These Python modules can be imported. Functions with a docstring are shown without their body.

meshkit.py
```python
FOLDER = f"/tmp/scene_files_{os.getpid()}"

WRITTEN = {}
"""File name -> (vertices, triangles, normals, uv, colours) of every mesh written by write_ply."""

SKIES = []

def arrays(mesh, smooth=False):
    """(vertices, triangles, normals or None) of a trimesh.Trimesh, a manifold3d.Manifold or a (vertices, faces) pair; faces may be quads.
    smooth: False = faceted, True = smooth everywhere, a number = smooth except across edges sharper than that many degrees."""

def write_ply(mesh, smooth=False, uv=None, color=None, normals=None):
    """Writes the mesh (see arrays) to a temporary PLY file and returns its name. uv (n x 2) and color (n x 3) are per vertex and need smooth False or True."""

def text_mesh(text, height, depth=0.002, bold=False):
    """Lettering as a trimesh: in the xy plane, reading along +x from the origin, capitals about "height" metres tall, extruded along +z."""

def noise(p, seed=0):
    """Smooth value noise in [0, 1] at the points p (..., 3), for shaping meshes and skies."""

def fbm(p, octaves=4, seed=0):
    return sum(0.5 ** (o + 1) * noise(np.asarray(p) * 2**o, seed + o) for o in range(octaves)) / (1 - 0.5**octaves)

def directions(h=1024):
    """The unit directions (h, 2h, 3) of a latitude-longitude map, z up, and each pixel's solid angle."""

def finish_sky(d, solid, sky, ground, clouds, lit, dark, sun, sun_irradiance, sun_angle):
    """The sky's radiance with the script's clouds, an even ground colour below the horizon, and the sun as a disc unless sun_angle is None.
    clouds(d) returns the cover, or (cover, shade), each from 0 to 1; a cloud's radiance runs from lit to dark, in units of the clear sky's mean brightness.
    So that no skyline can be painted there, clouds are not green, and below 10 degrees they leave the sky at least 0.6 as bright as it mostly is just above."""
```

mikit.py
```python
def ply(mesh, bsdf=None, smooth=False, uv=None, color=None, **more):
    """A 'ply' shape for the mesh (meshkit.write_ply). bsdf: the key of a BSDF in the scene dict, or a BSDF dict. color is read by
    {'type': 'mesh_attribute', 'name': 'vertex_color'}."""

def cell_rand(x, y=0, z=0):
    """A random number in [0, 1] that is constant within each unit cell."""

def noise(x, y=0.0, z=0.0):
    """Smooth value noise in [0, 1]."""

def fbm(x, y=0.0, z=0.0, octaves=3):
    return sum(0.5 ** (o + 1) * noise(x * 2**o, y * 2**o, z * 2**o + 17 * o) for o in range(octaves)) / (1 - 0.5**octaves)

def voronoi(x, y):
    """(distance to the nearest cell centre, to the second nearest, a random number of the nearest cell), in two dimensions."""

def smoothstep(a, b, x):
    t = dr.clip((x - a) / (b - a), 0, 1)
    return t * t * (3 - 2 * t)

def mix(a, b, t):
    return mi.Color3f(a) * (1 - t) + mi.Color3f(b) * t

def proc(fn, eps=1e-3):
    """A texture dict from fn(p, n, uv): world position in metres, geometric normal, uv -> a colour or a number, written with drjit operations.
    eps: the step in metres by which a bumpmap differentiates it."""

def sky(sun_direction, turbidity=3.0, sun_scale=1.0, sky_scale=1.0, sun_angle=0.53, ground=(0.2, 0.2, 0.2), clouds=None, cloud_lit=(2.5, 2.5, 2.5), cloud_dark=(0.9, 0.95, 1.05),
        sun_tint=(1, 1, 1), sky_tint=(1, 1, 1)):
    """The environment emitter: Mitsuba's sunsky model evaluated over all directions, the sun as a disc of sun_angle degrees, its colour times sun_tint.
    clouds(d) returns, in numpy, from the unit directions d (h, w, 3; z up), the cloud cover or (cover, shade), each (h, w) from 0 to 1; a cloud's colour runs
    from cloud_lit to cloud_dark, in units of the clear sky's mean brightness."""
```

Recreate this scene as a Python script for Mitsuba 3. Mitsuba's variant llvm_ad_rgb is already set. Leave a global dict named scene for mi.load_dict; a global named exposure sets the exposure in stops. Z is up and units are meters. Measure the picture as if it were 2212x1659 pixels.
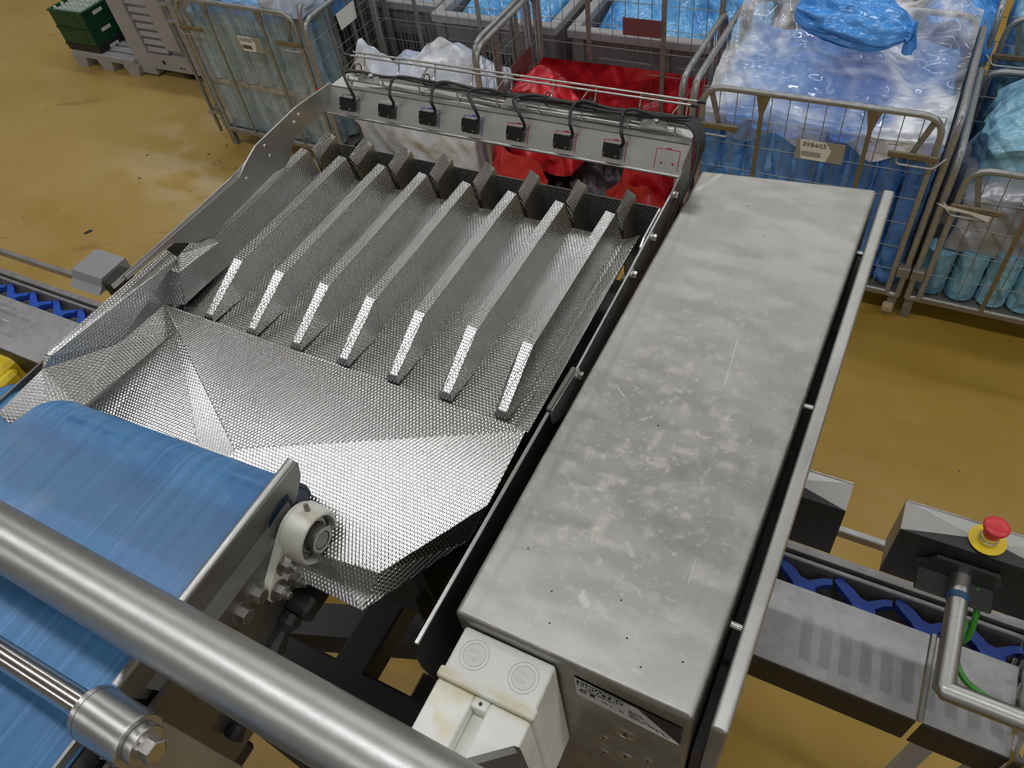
import math
import numpy as np
import trimesh
import drjit as dr
import mitsuba as mi
import meshkit
import mikit
from mikit import proc, noise, fbm, voronoi, smoothstep, mix, cell_rand
from shapely.geometry import Polygon

T = mi.ScalarTransform4f
rng = np.random.default_rng(7)
scene, labels = {'type': 'scene'}, {}
exposure = -0.9

# ------------------------------------------------------------------ camera, light
CAM = (0.0, 0.0, 2.6)
FWD = (-0.370, 0.535, -0.760)
UP = (-0.277, 0.717, 0.640)
scene['camera'] = {'type': 'perspective', 'fov': 67.68, 'fov_axis': 'x', 'near_clip': 0.02, 'far_clip': 100.0,
                   'to_world': T().look_at(origin=list(CAM), target=[c + f for c, f in zip(CAM, FWD)], up=list(UP))}
CEIL = 5.6
LAMP_L = 31.0
LAMPS = [(x, y) for x in (-6.0, -1.1, 3.8) for y in (-3.4, 0.6, 4.6, 8.6)]
ROOM = (-13.0, 7.0, -8.0, 13.0)

# ------------------------------------------------------------------ mesh helpers
A = lambda *v: np.array(v, float)


def unit(v):
    v = np.asarray(v, float)
    return v / np.linalg.norm(v)


def cat(*ms):
    return trimesh.util.concatenate([m for m in ms if m is not None])


def hull(pts):
    return trimesh.convex.convex_hull(np.asarray(pts, float))


def cbox(lo, hi, c=0.002):
    """box with chamfered edges"""
    lo, hi = np.asarray(lo, float), np.asarray(hi, float)
    c = min(c, 0.45 * float(np.min(hi - lo)))
    pts = []
    for i in (0, 1):
        for j in (0, 1):
            for k in (0, 1):
                p = A(hi[0] if i else lo[0], hi[1] if j else lo[1], hi[2] if k else lo[2])
                s = A(-1 if i else 1, -1 if j else 1, -1 if k else 1) * c
                pts += [p + s * A(0, 1, 1), p + s * A(1, 0, 1), p + s * A(1, 1, 0)]
    return hull(pts)


def rbox(lo, hi, r, n=2):
    """box with rounded edges"""
    lo, hi = np.asarray(lo, float) + r, np.asarray(hi, float) - r
    s = trimesh.creation.icosphere(subdivisions=n, radius=r).vertices
    return hull(np.vstack([s + A(x, y, z) for x in (lo[0], hi[0]) for y in (lo[1], hi[1]) for z in (lo[2], hi[2])]))


def frame(d):
    d = unit(d)
    a = unit(np.cross(d, [0, 0, 1] if abs(d[2]) < 0.9 else [1, 0, 0]))
    return a, np.cross(d, a)


def cyl(p0, p1, r, n=24, r1=None, ch=0.0):
    """capped cylinder or cone, with chamfered ends"""
    p0, p1 = np.asarray(p0, float), np.asarray(p1, float)
    d = unit(p1 - p0)
    a, b = frame(d)
    r1 = r if r1 is None else r1
    t = np.arange(n) * 2 * math.pi / n
    ring = np.cos(t)[:, None] * a + np.sin(t)[:, None] * b
    rows = [p0 + ring * (r - ch), p0 + d * ch + ring * r, p1 - d * ch + ring * r1, p1 + ring * (r1 - ch)] if ch else [p0 + ring * r, p1 + ring * r1]
    return loft(rows, True, True)


def loft(rows, closed=True, caps=False):
    rows = [np.asarray(r, float) for r in rows]
    n = len(rows[0])
    v = np.vstack(rows)
    f = []
    m = n if closed else n - 1
    for k in range(len(rows) - 1):
        for i in range(m):
            j = (i + 1) % n
            a, b, c, d = k * n + i, k * n + j, (k + 1) * n + j, (k + 1) * n + i
            f += [[a, b, c], [a, c, d]]
    if caps:
        v = np.vstack([v, rows[0].mean(0), rows[-1].mean(0)])
        c0, c1 = len(v) - 2, len(v) - 1
        o = (len(rows) - 1) * n
        for i in range(n):
            j = (i + 1) % n
            f += [[c0, j, i], [c1, o + i, o + j]]
    return trimesh.Trimesh(v, f, process=False)


def tube(pts, r, sides=8, closed=False, caps=True):
    p = np.asarray(pts, float)
    n = len(p)
    if closed:
        t = np.roll(p, -1, 0) - np.roll(p, 1, 0)
    else:
        t = np.gradient(p, axis=0)
    t /= np.linalg.norm(t, axis=1, keepdims=True) + 1e-12
    a = frame(t[0])[0]
    ang = np.arange(sides) * 2 * math.pi / sides
    rows = []
    for i in range(n):
        a = unit(a - np.dot(a, t[i]) * t[i])
        b = np.cross(t[i], a)
        rr = r[i] if np.ndim(r) else r
        rows.append(p[i] + rr * (np.cos(ang)[:, None] * a + np.sin(ang)[:, None] * b))
    if closed:
        rows.append(rows[0])
        return loft(rows)
    return loft(rows, True, caps)


def spline(ctrl, n=40):
    """Catmull-Rom through the control points"""
    c = np.asarray(ctrl, float)
    c = np.vstack([2 * c[0] - c[1], c, 2 * c[-1] - c[-2]])
    out = []
    segs = len(c) - 3
    per = max(2, n // segs)
    for i in range(segs):
        p0, p1, p2, p3 = c[i:i + 4]
        for t in np.linspace(0, 1, per, endpoint=False):
            out.append(0.5 * ((2 * p1) + (-p0 + p2) * t + (2 * p0 - 5 * p1 + 4 * p2 - p3) * t * t + (-p0 + 3 * p1 - 3 * p2 + p3) * t ** 3))
    out.append(c[-2])
    return np.array(out)


def arc_path(pts, r, n=6):
    """polyline whose corners are rounded with radius r"""
    p = [np.asarray(q, float) for q in pts]
    out = [p[0]]
    for i in range(1, len(p) - 1):
        u, w = unit(p[i - 1] - p[i]), unit(p[i + 1] - p[i])
        s, e = p[i] + u * r, p[i] + w * r
        for t in np.linspace(0, 1, n):
            out.append((1 - t) ** 2 * s + 2 * t * (1 - t) * p[i] + t * t * e)
    out.append(p[-1])
    return np.array(out)


def plate(pts, thick, holes=(), c=0.0):
    """flat polygon (planar 3-D points) extruded by the vector thick"""
    pts, thick = np.asarray(pts, float), np.asarray(thick, float)
    n = unit(thick)
    u = unit(pts[1] - pts[0] - np.dot(pts[1] - pts[0], n) * n)
    w = np.cross(n, u)
    o = pts[0]
    P2 = [((q - o) @ u, (q - o) @ w) for q in pts]
    pg = Polygon(P2, [[((np.asarray(q) - o) @ u, (np.asarray(q) - o) @ w) for q in h] for h in holes]).buffer(0)
    m = trimesh.creation.extrude_polygon(pg, float(np.linalg.norm(thick)), engine='earcut')
    M = np.eye(4)
    M[:3, 0], M[:3, 1], M[:3, 2], M[:3, 3] = u, w, n, o
    m.apply_transform(M)
    return m


def circle(c, n, r, k=16):
    a, b = frame(n)
    t = np.arange(k) * 2 * math.pi / k
    return np.asarray(c, float) + r * (np.cos(t)[:, None] * a + np.sin(t)[:, None] * b)


def hexprism(c, axis, af, h, ch=0.0008):
    """hexagon head standing on c along axis; af across the flats"""
    c, d = np.asarray(c, float), unit(axis)
    r = af / math.sqrt(3)
    rows = [circle(c, d, r, 6), circle(c + d * (h - ch), d, r, 6), circle(c + d * h, d, r * 0.86, 6)]
    return loft(rows, True, True)


def ring(c, axis, ri, ro, h, n=28):
    """flat washer / tube piece"""
    c, d = np.asarray(c, float), unit(axis)
    return loft([circle(c, d, ri, n), circle(c, d, ro, n), circle(c + d * h, d, ro, n), circle(c + d * h, d, ri, n), circle(c, d, ri, n)])


def bolt(c, axis, af=0.013, h=0.007, washer=True, stud=0.0):
    c, d = np.asarray(c, float), unit(axis)
    ms = []
    if washer:
        ms.append(cyl(c, c + d * 0.0016, af * 0.86, 20))
        c = c + d * 0.0016
    ms.append(hexprism(c, d, af, h))
    if stud:
        ms.append(cyl(c, c + d * (h + stud), af * 0.3, 16, ch=0.0008))
        ms.append(ring(c + d * h, d, af * 0.3, af * 0.42, 0.003, 18))
    return cat(*ms)


def wires(segs, r, sides=4):
    return cat(*[tube(np.asarray(s, float), r, sides) for s in segs])


DU, DV, DH = 0.0043, 0.0074, 0.00048       # dimple pitch across and along, height


def inside_clip(poly, quads):
    """Cells (n, 4, 2) of a grid against a convex polygon: (whole cells, [clipped polygons])."""
    import shapely
    pg = shapely.Polygon(poly)
    shapely.prepare(pg)
    cells = shapely.polygons(quads)
    full = shapely.covers(pg, cells)
    cut = ~full & shapely.intersects(pg, cells)
    parts = shapely.intersection(cells[cut], pg)
    return full, [np.array(g.exterior.coords)[:-1] for g in parts if g.geom_type == 'Polygon' and g.area > 1e-9]


class Sheet:
    """Folded sheet metal: flat facets 1.5 mm thick, their upper face pressed with staggered dimples."""

    def __init__(self, th=0.0015):
        self.v, self.n, self.f, self.k, self.th = [], [], [], 0, th

    def add(self, v, n, f):
        self.v.append(v)
        self.n.append(n)
        self.f.append(np.asarray(f) + self.k)
        self.k += len(v)

    def face(self, pts, up=None, udir=(1, 0, 0)):
        p = np.asarray(pts, float)
        n = np.zeros(3)
        for i in range(len(p)):
            n += np.cross(p[i], p[(i + 1) % len(p)])
        n = unit(n)
        if len(p) > 3 and np.ptp(p @ n) > 0.0004:          # not flat: fold it along its diagonals
            for i in range(1, len(p) - 1):
                self.face([p[0], p[i], p[i + 1]], up, udir)
            return self
        if up is not None and np.dot(n, up) < 0:
            p, n = p[::-1], -n
        ud = np.asarray(udir, float)
        u = unit(ud - np.dot(ud, n) * n)
        w = np.cross(n, u)
        uv = np.stack([p @ u, p @ w], 1)
        c0 = p[0] - uv[0, 0] * u - uv[0, 1] * w              # the point of the plane at uv = 0
        gu, gv = DU / 4, DV / 4
        i0, i1 = math.floor(uv[:, 0].min() / gu), math.ceil(uv[:, 0].max() / gu)
        j0, j1 = math.floor(uv[:, 1].min() / gv), math.ceil(uv[:, 1].max() / gv)
        I, J = np.meshgrid(np.arange(i0, i1), np.arange(j0, j1), indexing='ij')
        I, J = I.ravel(), J.ravel()
        q = np.stack([np.stack([(I + a) * gu, (J + b) * gv], -1) for a, b in ((0, 0), (1, 0), (1, 1), (0, 1))], 1)
        full, parts = inside_clip(uv, q)

        def relief(t):
            a, b = t[..., 0] * 2 * math.pi / DU, t[..., 1] * 2 * math.pi / DV
            h = DH * (np.cos(a) * np.cos(b) + 0.35)
            hu, hv = -DH * 2 * math.pi / DU * np.sin(a) * np.cos(b), -DH * 2 * math.pi / DV * np.cos(a) * np.sin(b)
            v = c0 + t[..., :1] * u + t[..., 1:] * w + h[..., None] * n
            nn = n - hu[..., None] * u - hv[..., None] * w
            return v, nn / np.linalg.norm(nn, axis=-1, keepdims=True)

        key = np.unique(np.concatenate([np.stack([I[full] + a, J[full] + b], 1) for a, b in ((0, 0), (1, 0), (1, 1), (0, 1))]), axis=0, return_inverse=True) if full.any() else None
        if key is not None:
            v, nn = relief(key[0] * [gu, gv])
            m = full.sum()
            ids = np.ravel(key[1]).reshape(4, m)
            alt = ((I[full] + J[full]) % 2)[:, None] == 0
            f1 = np.where(alt, ids[[0, 1, 2]].T, ids[[0, 1, 3]].T)
            f2 = np.where(alt, ids[[0, 2, 3]].T, ids[[1, 2, 3]].T)
            self.add(v, nn, np.vstack([f1, f2]))
        for g in parts:
            if np.cross(g[1] - g[0], g[2] - g[0]) < 0:
                g = g[::-1]
            v, nn = relief(g)
            self.add(v, nn, [[0, i, i + 1] for i in range(1, len(g) - 1)])
        m = len(p)
        self.add(p - n * self.th, np.tile(-n, (m, 1)), [[0, i + 1, i] for i in range(1, m - 1)])
        for i in range(m):                       # the edge all round
            j = (i + 1) % m
            e = unit(np.cross(p[j] - p[i], n))
            self.add(np.array([p[i] + n * DH * 0.3, p[j] + n * DH * 0.3, p[j] - n * self.th, p[i] - n * self.th]), np.tile(e, (4, 1)), [[0, 3, 2], [0, 2, 1]])
        return self

    def dict(self, bsdf):
        path = meshkit.write_ply((np.vstack(self.v), np.vstack(self.f)), False, normals=np.vstack(self.n))
        return {'type': 'ply', 'filename': path, 'face_normals': False, 'bsdf': {'type': 'ref', 'id': bsdf}}


# ------------------------------------------------------------------ scene helpers
def numbered(key):
    taken = lambda k: k in scene or k in labels or any(s.startswith(k + '__') for s in scene)
    if not taken(key):
        return key
    i = 1
    while taken(f'{key}_{i:03d}'):
        i += 1
    return f'{key}_{i:03d}'


def thing(name, label, category, group=None):
    key = numbered(name)
    labels[key] = {'label': label, 'category': category}
    if group:
        labels[key]['group'] = group
    return key


def part(parent, name, mesh, bsdf, smooth=False, label=None, **more):
    key = numbered(f'{parent}__{name}')
    scene[key] = mesh.dict(bsdf) if isinstance(mesh, Sheet) else (mesh if isinstance(mesh, dict) else mikit.ply(mesh, bsdf, smooth=smooth, **more))
    if label:
        labels[key] = {'label': label}
    return key


def single(name, mesh, bsdf, label, category, group=None, smooth=False, **more):
    key = thing(name, label, category, group)
    scene[key] = mesh.dict(bsdf) if isinstance(mesh, Sheet) else mikit.ply(mesh, bsdf, smooth=smooth, **more)
    return key


def struct(name, mesh, bsdf, **more):
    scene[name] = mikit.ply(mesh, bsdf, **more)
    labels[name] = {'kind': 'structure'}


# ------------------------------------------------------------------ materials
def rgb(r, g, b):
    return {'type': 'rgb', 'value': [r, g, b]}


def mat(name, color, rough=0.5, metal=0.0, spec=0.5, bump=None, bscale=0.001, two=True, eps=1e-3, **kw):
    d = {'type': 'principled', 'base_color': color if isinstance(color, dict) else rgb(*color), 'metallic': metal, 'specular': spec}
    d['roughness'] = rough
    d.update(kw)
    if bump is not None:
        d = {'type': 'bumpmap', 'arbitrary': proc(bump, eps), 'scale': bscale, 'bsdf': d}
    scene[name] = {'type': 'twosided', 'bsdf': d} if two else d
    return name


def metal_tone(base, var, scale=30.0, stretch=(1, 1, 1)):
    def fn(p, n, uv):
        t = fbm(p.x * scale * stretch[0], p.y * scale * stretch[1], p.z * scale * stretch[2], 4)
        return mix([b * (1 - var) for b in base], [b * (1 + var) for b in base], t)
    return fn


def floor_color(p, n, uv):
    big = fbm(p.x * 0.9 + 3, p.y * 0.9, 0, 4)
    mid = fbm(p.x * 3.1, p.y * 5.0 + 7, 2.0, 4)
    c = mix([0.31, 0.188, 0.024], [0.385, 0.245, 0.050], smoothstep(0.3, 0.75, big * 0.6 + mid * 0.4))
    # dusty grey film where the trolleys are rolled about
    d = smoothstep(1.3, 0.3, dr.sqrt(dr.square((p.x + 3.9) / 1.0) + dr.square((p.y - 2.85) / 0.7)))
    c = mix(c, [0.52, 0.42, 0.25], d * smoothstep(0.35, 0.7, fbm(p.x * 4, p.y * 7, 1.0, 4)) * 0.9)
    c = mix(c, [0.47, 0.335, 0.135], smoothstep(-1.5, -5.5, p.x) * (0.35 + 0.4 * mid))  # paler towards the left: grazing sheen painted into the floor colour
    # scuffs and dark specks
    s = smoothstep(0.74, 0.88, fbm(p.x * 2.0 + p.y * 1.4, p.y * 9 - p.x * 4, 5.0, 4))
    c = mix(c, [0.24, 0.13, 0.03], s * 0.5)
    f1, f2, w = voronoi(p.x * 7, p.y * 7)
    sp = smoothstep(0.07, 0.035, f1 + 0.05 * noise(p.x * 160, p.y * 160)) * smoothstep(0.91, 0.92, w)
    return mix(c, [0.10, 0.07, 0.03], sp)


def floor_rough(p, n, uv):
    return 0.30 + 0.22 * fbm(p.x * 3, p.y * 3, 4.0, 4)


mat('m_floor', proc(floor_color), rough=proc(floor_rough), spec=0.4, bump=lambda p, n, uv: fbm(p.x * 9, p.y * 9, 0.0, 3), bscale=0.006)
mat('m_wall', (0.60, 0.61, 0.62), rough=0.7)
mat('m_ceiling', (0.28, 0.29, 0.30), rough=0.8)
mat('m_lamp_case', (0.75, 0.75, 0.75), rough=0.5)


def cover_stain(p):
    """0..1, milky residue dried on the steel, thickest in the middle of the lid"""
    m = smoothstep(0.36, 0.05, dr.sqrt(dr.square((p.x + 0.13) * 1.9) + dr.square(p.y - 0.42)))
    a = fbm(p.x * 75, p.y * 95, p.z * 40, 5)
    b = fbm(p.x * 190 + 4, p.y * 240, p.z * 100, 4)
    r = dr.abs(fbm(p.x * 85 + 9, p.y * 110 + 3, 1.0, 4) - 0.5) * 2
    veins = smoothstep(0.10, 0.0, r) * smoothstep(0.50, 0.62, b)
    return dr.clip(m * (smoothstep(0.50, 0.75, a) * 0.42 + smoothstep(0.58, 0.72, b) * 0.35 + veins * 0.45), 0, 1)


MARKS = [((-0.2165, 0.800), (-0.200, 0.8385), 0.0036, 0.4), ((-0.0990, 0.566), (-0.0935, 0.500), 0.0006, 0.7), ((-0.1180, 0.300), (-0.1100, 0.292), 0.0030, 0.3), ((-0.1350, 0.240), (-0.1290, 0.2350), 0.0042, 0.35),
         ((-0.0600, 0.3100), (-0.0590, 0.2850), 0.0005, 0.5), ((-0.190, 0.46), (-0.180, 0.452), 0.0008, 0.7)]
PITS = [(-0.1505, 0.786), (-0.118, 0.736), (-0.137, 0.4305), (-0.160, 0.234), (-0.0880, 0.222), (-0.070, 0.205), (-0.0420, 0.2220), (-0.150, 0.208), (-0.196, 0.262), (-0.1040, 0.2500)]


def seg_dist(p, a, b):
    ax, ay, dx, dy = a[0], a[1], b[0] - a[0], b[1] - a[1]
    t = dr.clip(((p.x - ax) * dx + (p.y - ay) * dy) / (dx * dx + dy * dy), 0, 1)
    return dr.sqrt(dr.square(p.x - ax - t * dx) + dr.square(p.y - ay - t * dy))


def cover_color(p, n, uv):
    t = fbm(p.x * 24, p.y * 60, p.z * 24, 5)
    c = mix([0.36, 0.352, 0.330], [0.435, 0.425, 0.398], smoothstep(0.3, 0.7, t))
    c = mix(c, [0.66, 0.63, 0.56], cover_stain(p) * 0.75)
    for a, b, w, k in MARKS:                                    # scratches and a smear of tape glue
        c = mix(c, [0.82, 0.82, 0.80], 0.7 * k * smoothstep(w, w * 0.5, seg_dist(p, a, b)))
    for (x, y) in PITS:
        c = mix(c, [0.05, 0.04, 0.035], smoothstep(0.0011, 0.0006, dr.sqrt(dr.square(p.x - x) + dr.square(p.y - y))))
    e = smoothstep(0.006, 0.0, dr.abs(p.x + 0.2125 - 0.004 * noise(p.y * 30, 2.0)))
    return mix(c, [0.33, 0.32, 0.30], e * 0.45)


def cover_metal(p, n, uv):
    return 0.95 - 0.75 * cover_stain(p)


def cover_rough(p, n, uv):
    return 0.36 + 0.14 * fbm(p.x * 30, p.y * 60, p.z * 30, 4) + 0.15 * cover_stain(p)


mat('m_cover', proc(cover_color), rough=proc(cover_rough), metal=proc(cover_metal))
mat('m_steel', proc(metal_tone((0.52, 0.515, 0.50), 0.14, 45)), rough=0.34, metal=1.0)
mat('m_steel_satin', proc(metal_tone((0.47, 0.465, 0.45), 0.16, 22)), rough=0.42, metal=0.95)
mat('m_tube', proc(metal_tone((0.56, 0.555, 0.54), 0.10, 12, (6, 14, 14))), rough=0.40, metal=1.0)
mat('m_rod', proc(metal_tone((0.62, 0.60, 0.57), 0.12, 10, (6, 60, 60))), rough=0.2, metal=1.0)
mat('m_zinc', proc(metal_tone((0.36, 0.36, 0.355), 0.25, 60)), rough=0.34, metal=0.6)
mat('m_zinc_dull', proc(metal_tone((0.25, 0.24, 0.22), 0.3, 40)), rough=0.5, metal=0.5)
def chute_color(p, n, uv):
    f1, f2, w = voronoi(p.x * 60, p.y * 60)
    c = mix([0.44, 0.44, 0.45], [0.60, 0.60, 0.60], 0.5 * w + 0.5 * fbm(p.x * 25, p.y * 25, 0.0, 4))
    t = (p.x + (p.y - 0.65) * 0.12 - 0.07) / 0.034
    reflection_stripe = smoothstep(0.36, 0.22, dr.abs(t - dr.floor(t) - 0.5)) * smoothstep(0.6, 0.605, p.y) * smoothstep(0.69, 0.66, p.y) * smoothstep(0.06, 0.08, p.x)  # slat reflections painted into the plate colour as darker stripes
    return mix(c, [0.30, 0.30, 0.31], reflection_stripe * 0.55)


mat('m_chute', proc(chute_color), rough=0.38, metal=0.75)
mat('m_bar', proc(metal_tone((0.60, 0.595, 0.58), 0.12, 40)), rough=0.36, metal=0.9)
mat('m_dark_steel', proc(metal_tone((0.20, 0.195, 0.185), 0.25, 30)), rough=0.45, metal=0.85)
mat('m_guide', proc(metal_tone((0.24, 0.235, 0.225), 0.12, 20)), rough=0.5, metal=0.8)
mat('m_black_satin', (0.035, 0.034, 0.032), rough=0.4)
mat('m_black', (0.018, 0.018, 0.018), rough=0.5)
mat('m_black_gloss', (0.012, 0.012, 0.012), rough=0.22)
mat('m_rubber', (0.014, 0.014, 0.014), rough=0.38)
mat('m_chrome', (0.75, 0.75, 0.75), rough=0.15, metal=1.0)
mat('m_bolt', (0.62, 0.61, 0.59), rough=0.28, metal=1.0)
mat('m_bolt_dull', proc(metal_tone((0.30, 0.29, 0.27), 0.3, 300)), rough=0.42, metal=0.9)

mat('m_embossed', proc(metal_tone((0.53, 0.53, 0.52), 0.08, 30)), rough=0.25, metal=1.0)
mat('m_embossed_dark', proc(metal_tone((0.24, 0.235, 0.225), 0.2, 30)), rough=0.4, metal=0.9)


def box_color(p, n, uv):
    y = smoothstep(0.47, 0.66, fbm(p.x * 26 + 3, p.y * 26 + 1, 5.0, 4)) * smoothstep(0.150, 0.138, p.y) * smoothstep(1.978, 1.981, p.z)
    return mix([0.70, 0.71, 0.66], [0.60, 0.52, 0.29], y * 0.75)


mat('m_box', proc(box_color), rough=0.42)
mat('m_box_print', (0.30, 0.29, 0.30), rough=0.6)
mat('m_box_ghost', (0.50, 0.505, 0.48), rough=0.45)
mat('m_box_emboss', (0.63, 0.64, 0.60), rough=0.42)


def housing_color(p, n, uv):
    return mix([0.60, 0.60, 0.53], [0.40, 0.34, 0.23], smoothstep(0.56, 0.72, fbm(p.x * 60, p.y * 60, p.z * 60, 4)) * 0.5)


mat('m_housing', proc(housing_color), rough=0.33, clearcoat=0.3)


def belt_color(p, n, uv):
    streak = fbm(p.x * 130, p.y * 5.0, 3.0, 4)
    thin = smoothstep(0.60, 0.72, fbm(p.x * 420, p.y * 3.0, 9.0, 3))
    wet = smoothstep(0.54, 0.60, fbm(p.x * 17 + 5, p.y * 17, 2.0, 4)) * smoothstep(0.02, 0.12, p.y)
    c = mix([0.036, 0.135, 0.30], [0.062, 0.20, 0.40], streak)
    c = mix(c, [0.12, 0.28, 0.55], thin * 0.35)
    return mix(c, [0.03, 0.115, 0.29], wet * 0.4)


def belt_rough(p, n, uv):
    return 0.42 - 0.10 * smoothstep(0.50, 0.62, fbm(p.x * 17 + 5, p.y * 17, 2.0, 4))


mat('m_belt', proc(belt_color), rough=proc(belt_rough), spec=0.5)
mat('m_blue_plastic', (0.010, 0.065, 0.40), rough=0.4)
mat('m_belt_edge', (0.008, 0.022, 0.05), rough=0.5)
mat('m_blue_dark', (0.02, 0.07, 0.16), rough=0.4)
mat('m_red_button', (0.62, 0.035, 0.045), rough=0.35)
mat('m_yellow', (0.75, 0.55, 0.02), rough=0.4)
mat('m_green_cable', (0.045, 0.26, 0.025), rough=0.4)
mat('m_label', (0.66, 0.68, 0.72), rough=0.45)
mat('m_ink', (0.02, 0.02, 0.025), rough=0.6)
mat('m_ink_red', (0.30, 0.025, 0.03), rough=0.6)
mat('m_ink_blue', (0.02, 0.07, 0.26), rough=0.6)
mat('m_ink_grey', (0.10, 0.10, 0.10), rough=0.6)
mat('m_paper', (0.70, 0.68, 0.62), rough=0.6)
mat('m_tag_dirty', (0.30, 0.28, 0.21), rough=0.6)
mat('m_lever', proc(metal_tone((0.20, 0.16, 0.09), 0.3, 50)), rough=0.5, metal=0.3)
mat('m_maroon', (0.17, 0.055, 0.06), rough=0.5)
mat('m_green_crate', proc(metal_tone((0.005, 0.055, 0.018), 0.35, 12)), rough=0.45)
mat('m_blue_crate', (0.02, 0.10, 0.30), rough=0.4)
mat('m_grey_plastic', proc(metal_tone((0.33, 0.325, 0.335), 0.12, 7)), rough=0.5)
mat('m_grey_paint', (0.30, 0.31, 0.32), rough=0.45, metal=0.3)
mat('m_grey_box', proc(metal_tone((0.17, 0.165, 0.168), 0.15, 9)), rough=0.5)
mat('m_slot', (0.02, 0.02, 0.02), rough=0.8)
mat('m_bottle_pale', (0.55, 0.60, 0.55), rough=0.12)
scene['m_pet'] = {'type': 'thindielectric', 'int_ior': 1.4}
mat('m_wood', proc(metal_tone((0.45, 0.33, 0.2), 0.3, 90)), rough=0.8)
mat('m_red_tag', (0.75, 0.03, 0.015), rough=0.4)


FOLDS = [(unit(rng.standard_normal(3) * [1, 1, 0.7]), rng.uniform(0.7, 1.6), rng.uniform(0, 9)) for _ in range(7)]


def creased(p, k):
    """0..1: straight, sharp folds of crumpled film in several directions, strong in some places only"""
    w = 0.9 * noise(p.x * k * 0.35, p.y * k * 0.35, p.z * k * 0.35)
    out = 0
    for i, (d, f, ph) in enumerate(FOLDS):
        t = (p.x * float(d[0]) + p.y * float(d[1]) + p.z * float(d[2])) * (k * 1.5 * f) + w * 2.2 + ph
        t = dr.abs(t - dr.floor(t) - 0.5) * 2
        on = smoothstep(0.38, 0.62, noise(p.x * k * 0.3 + 7.3 * i, p.y * k * 0.3, p.z * k * 0.3))
        out = out + t * on / f
    return out * 0.35 + 0.12 * fbm(p.x * k * 3, p.y * k * 3, p.z * k * 3, 2)


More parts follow.
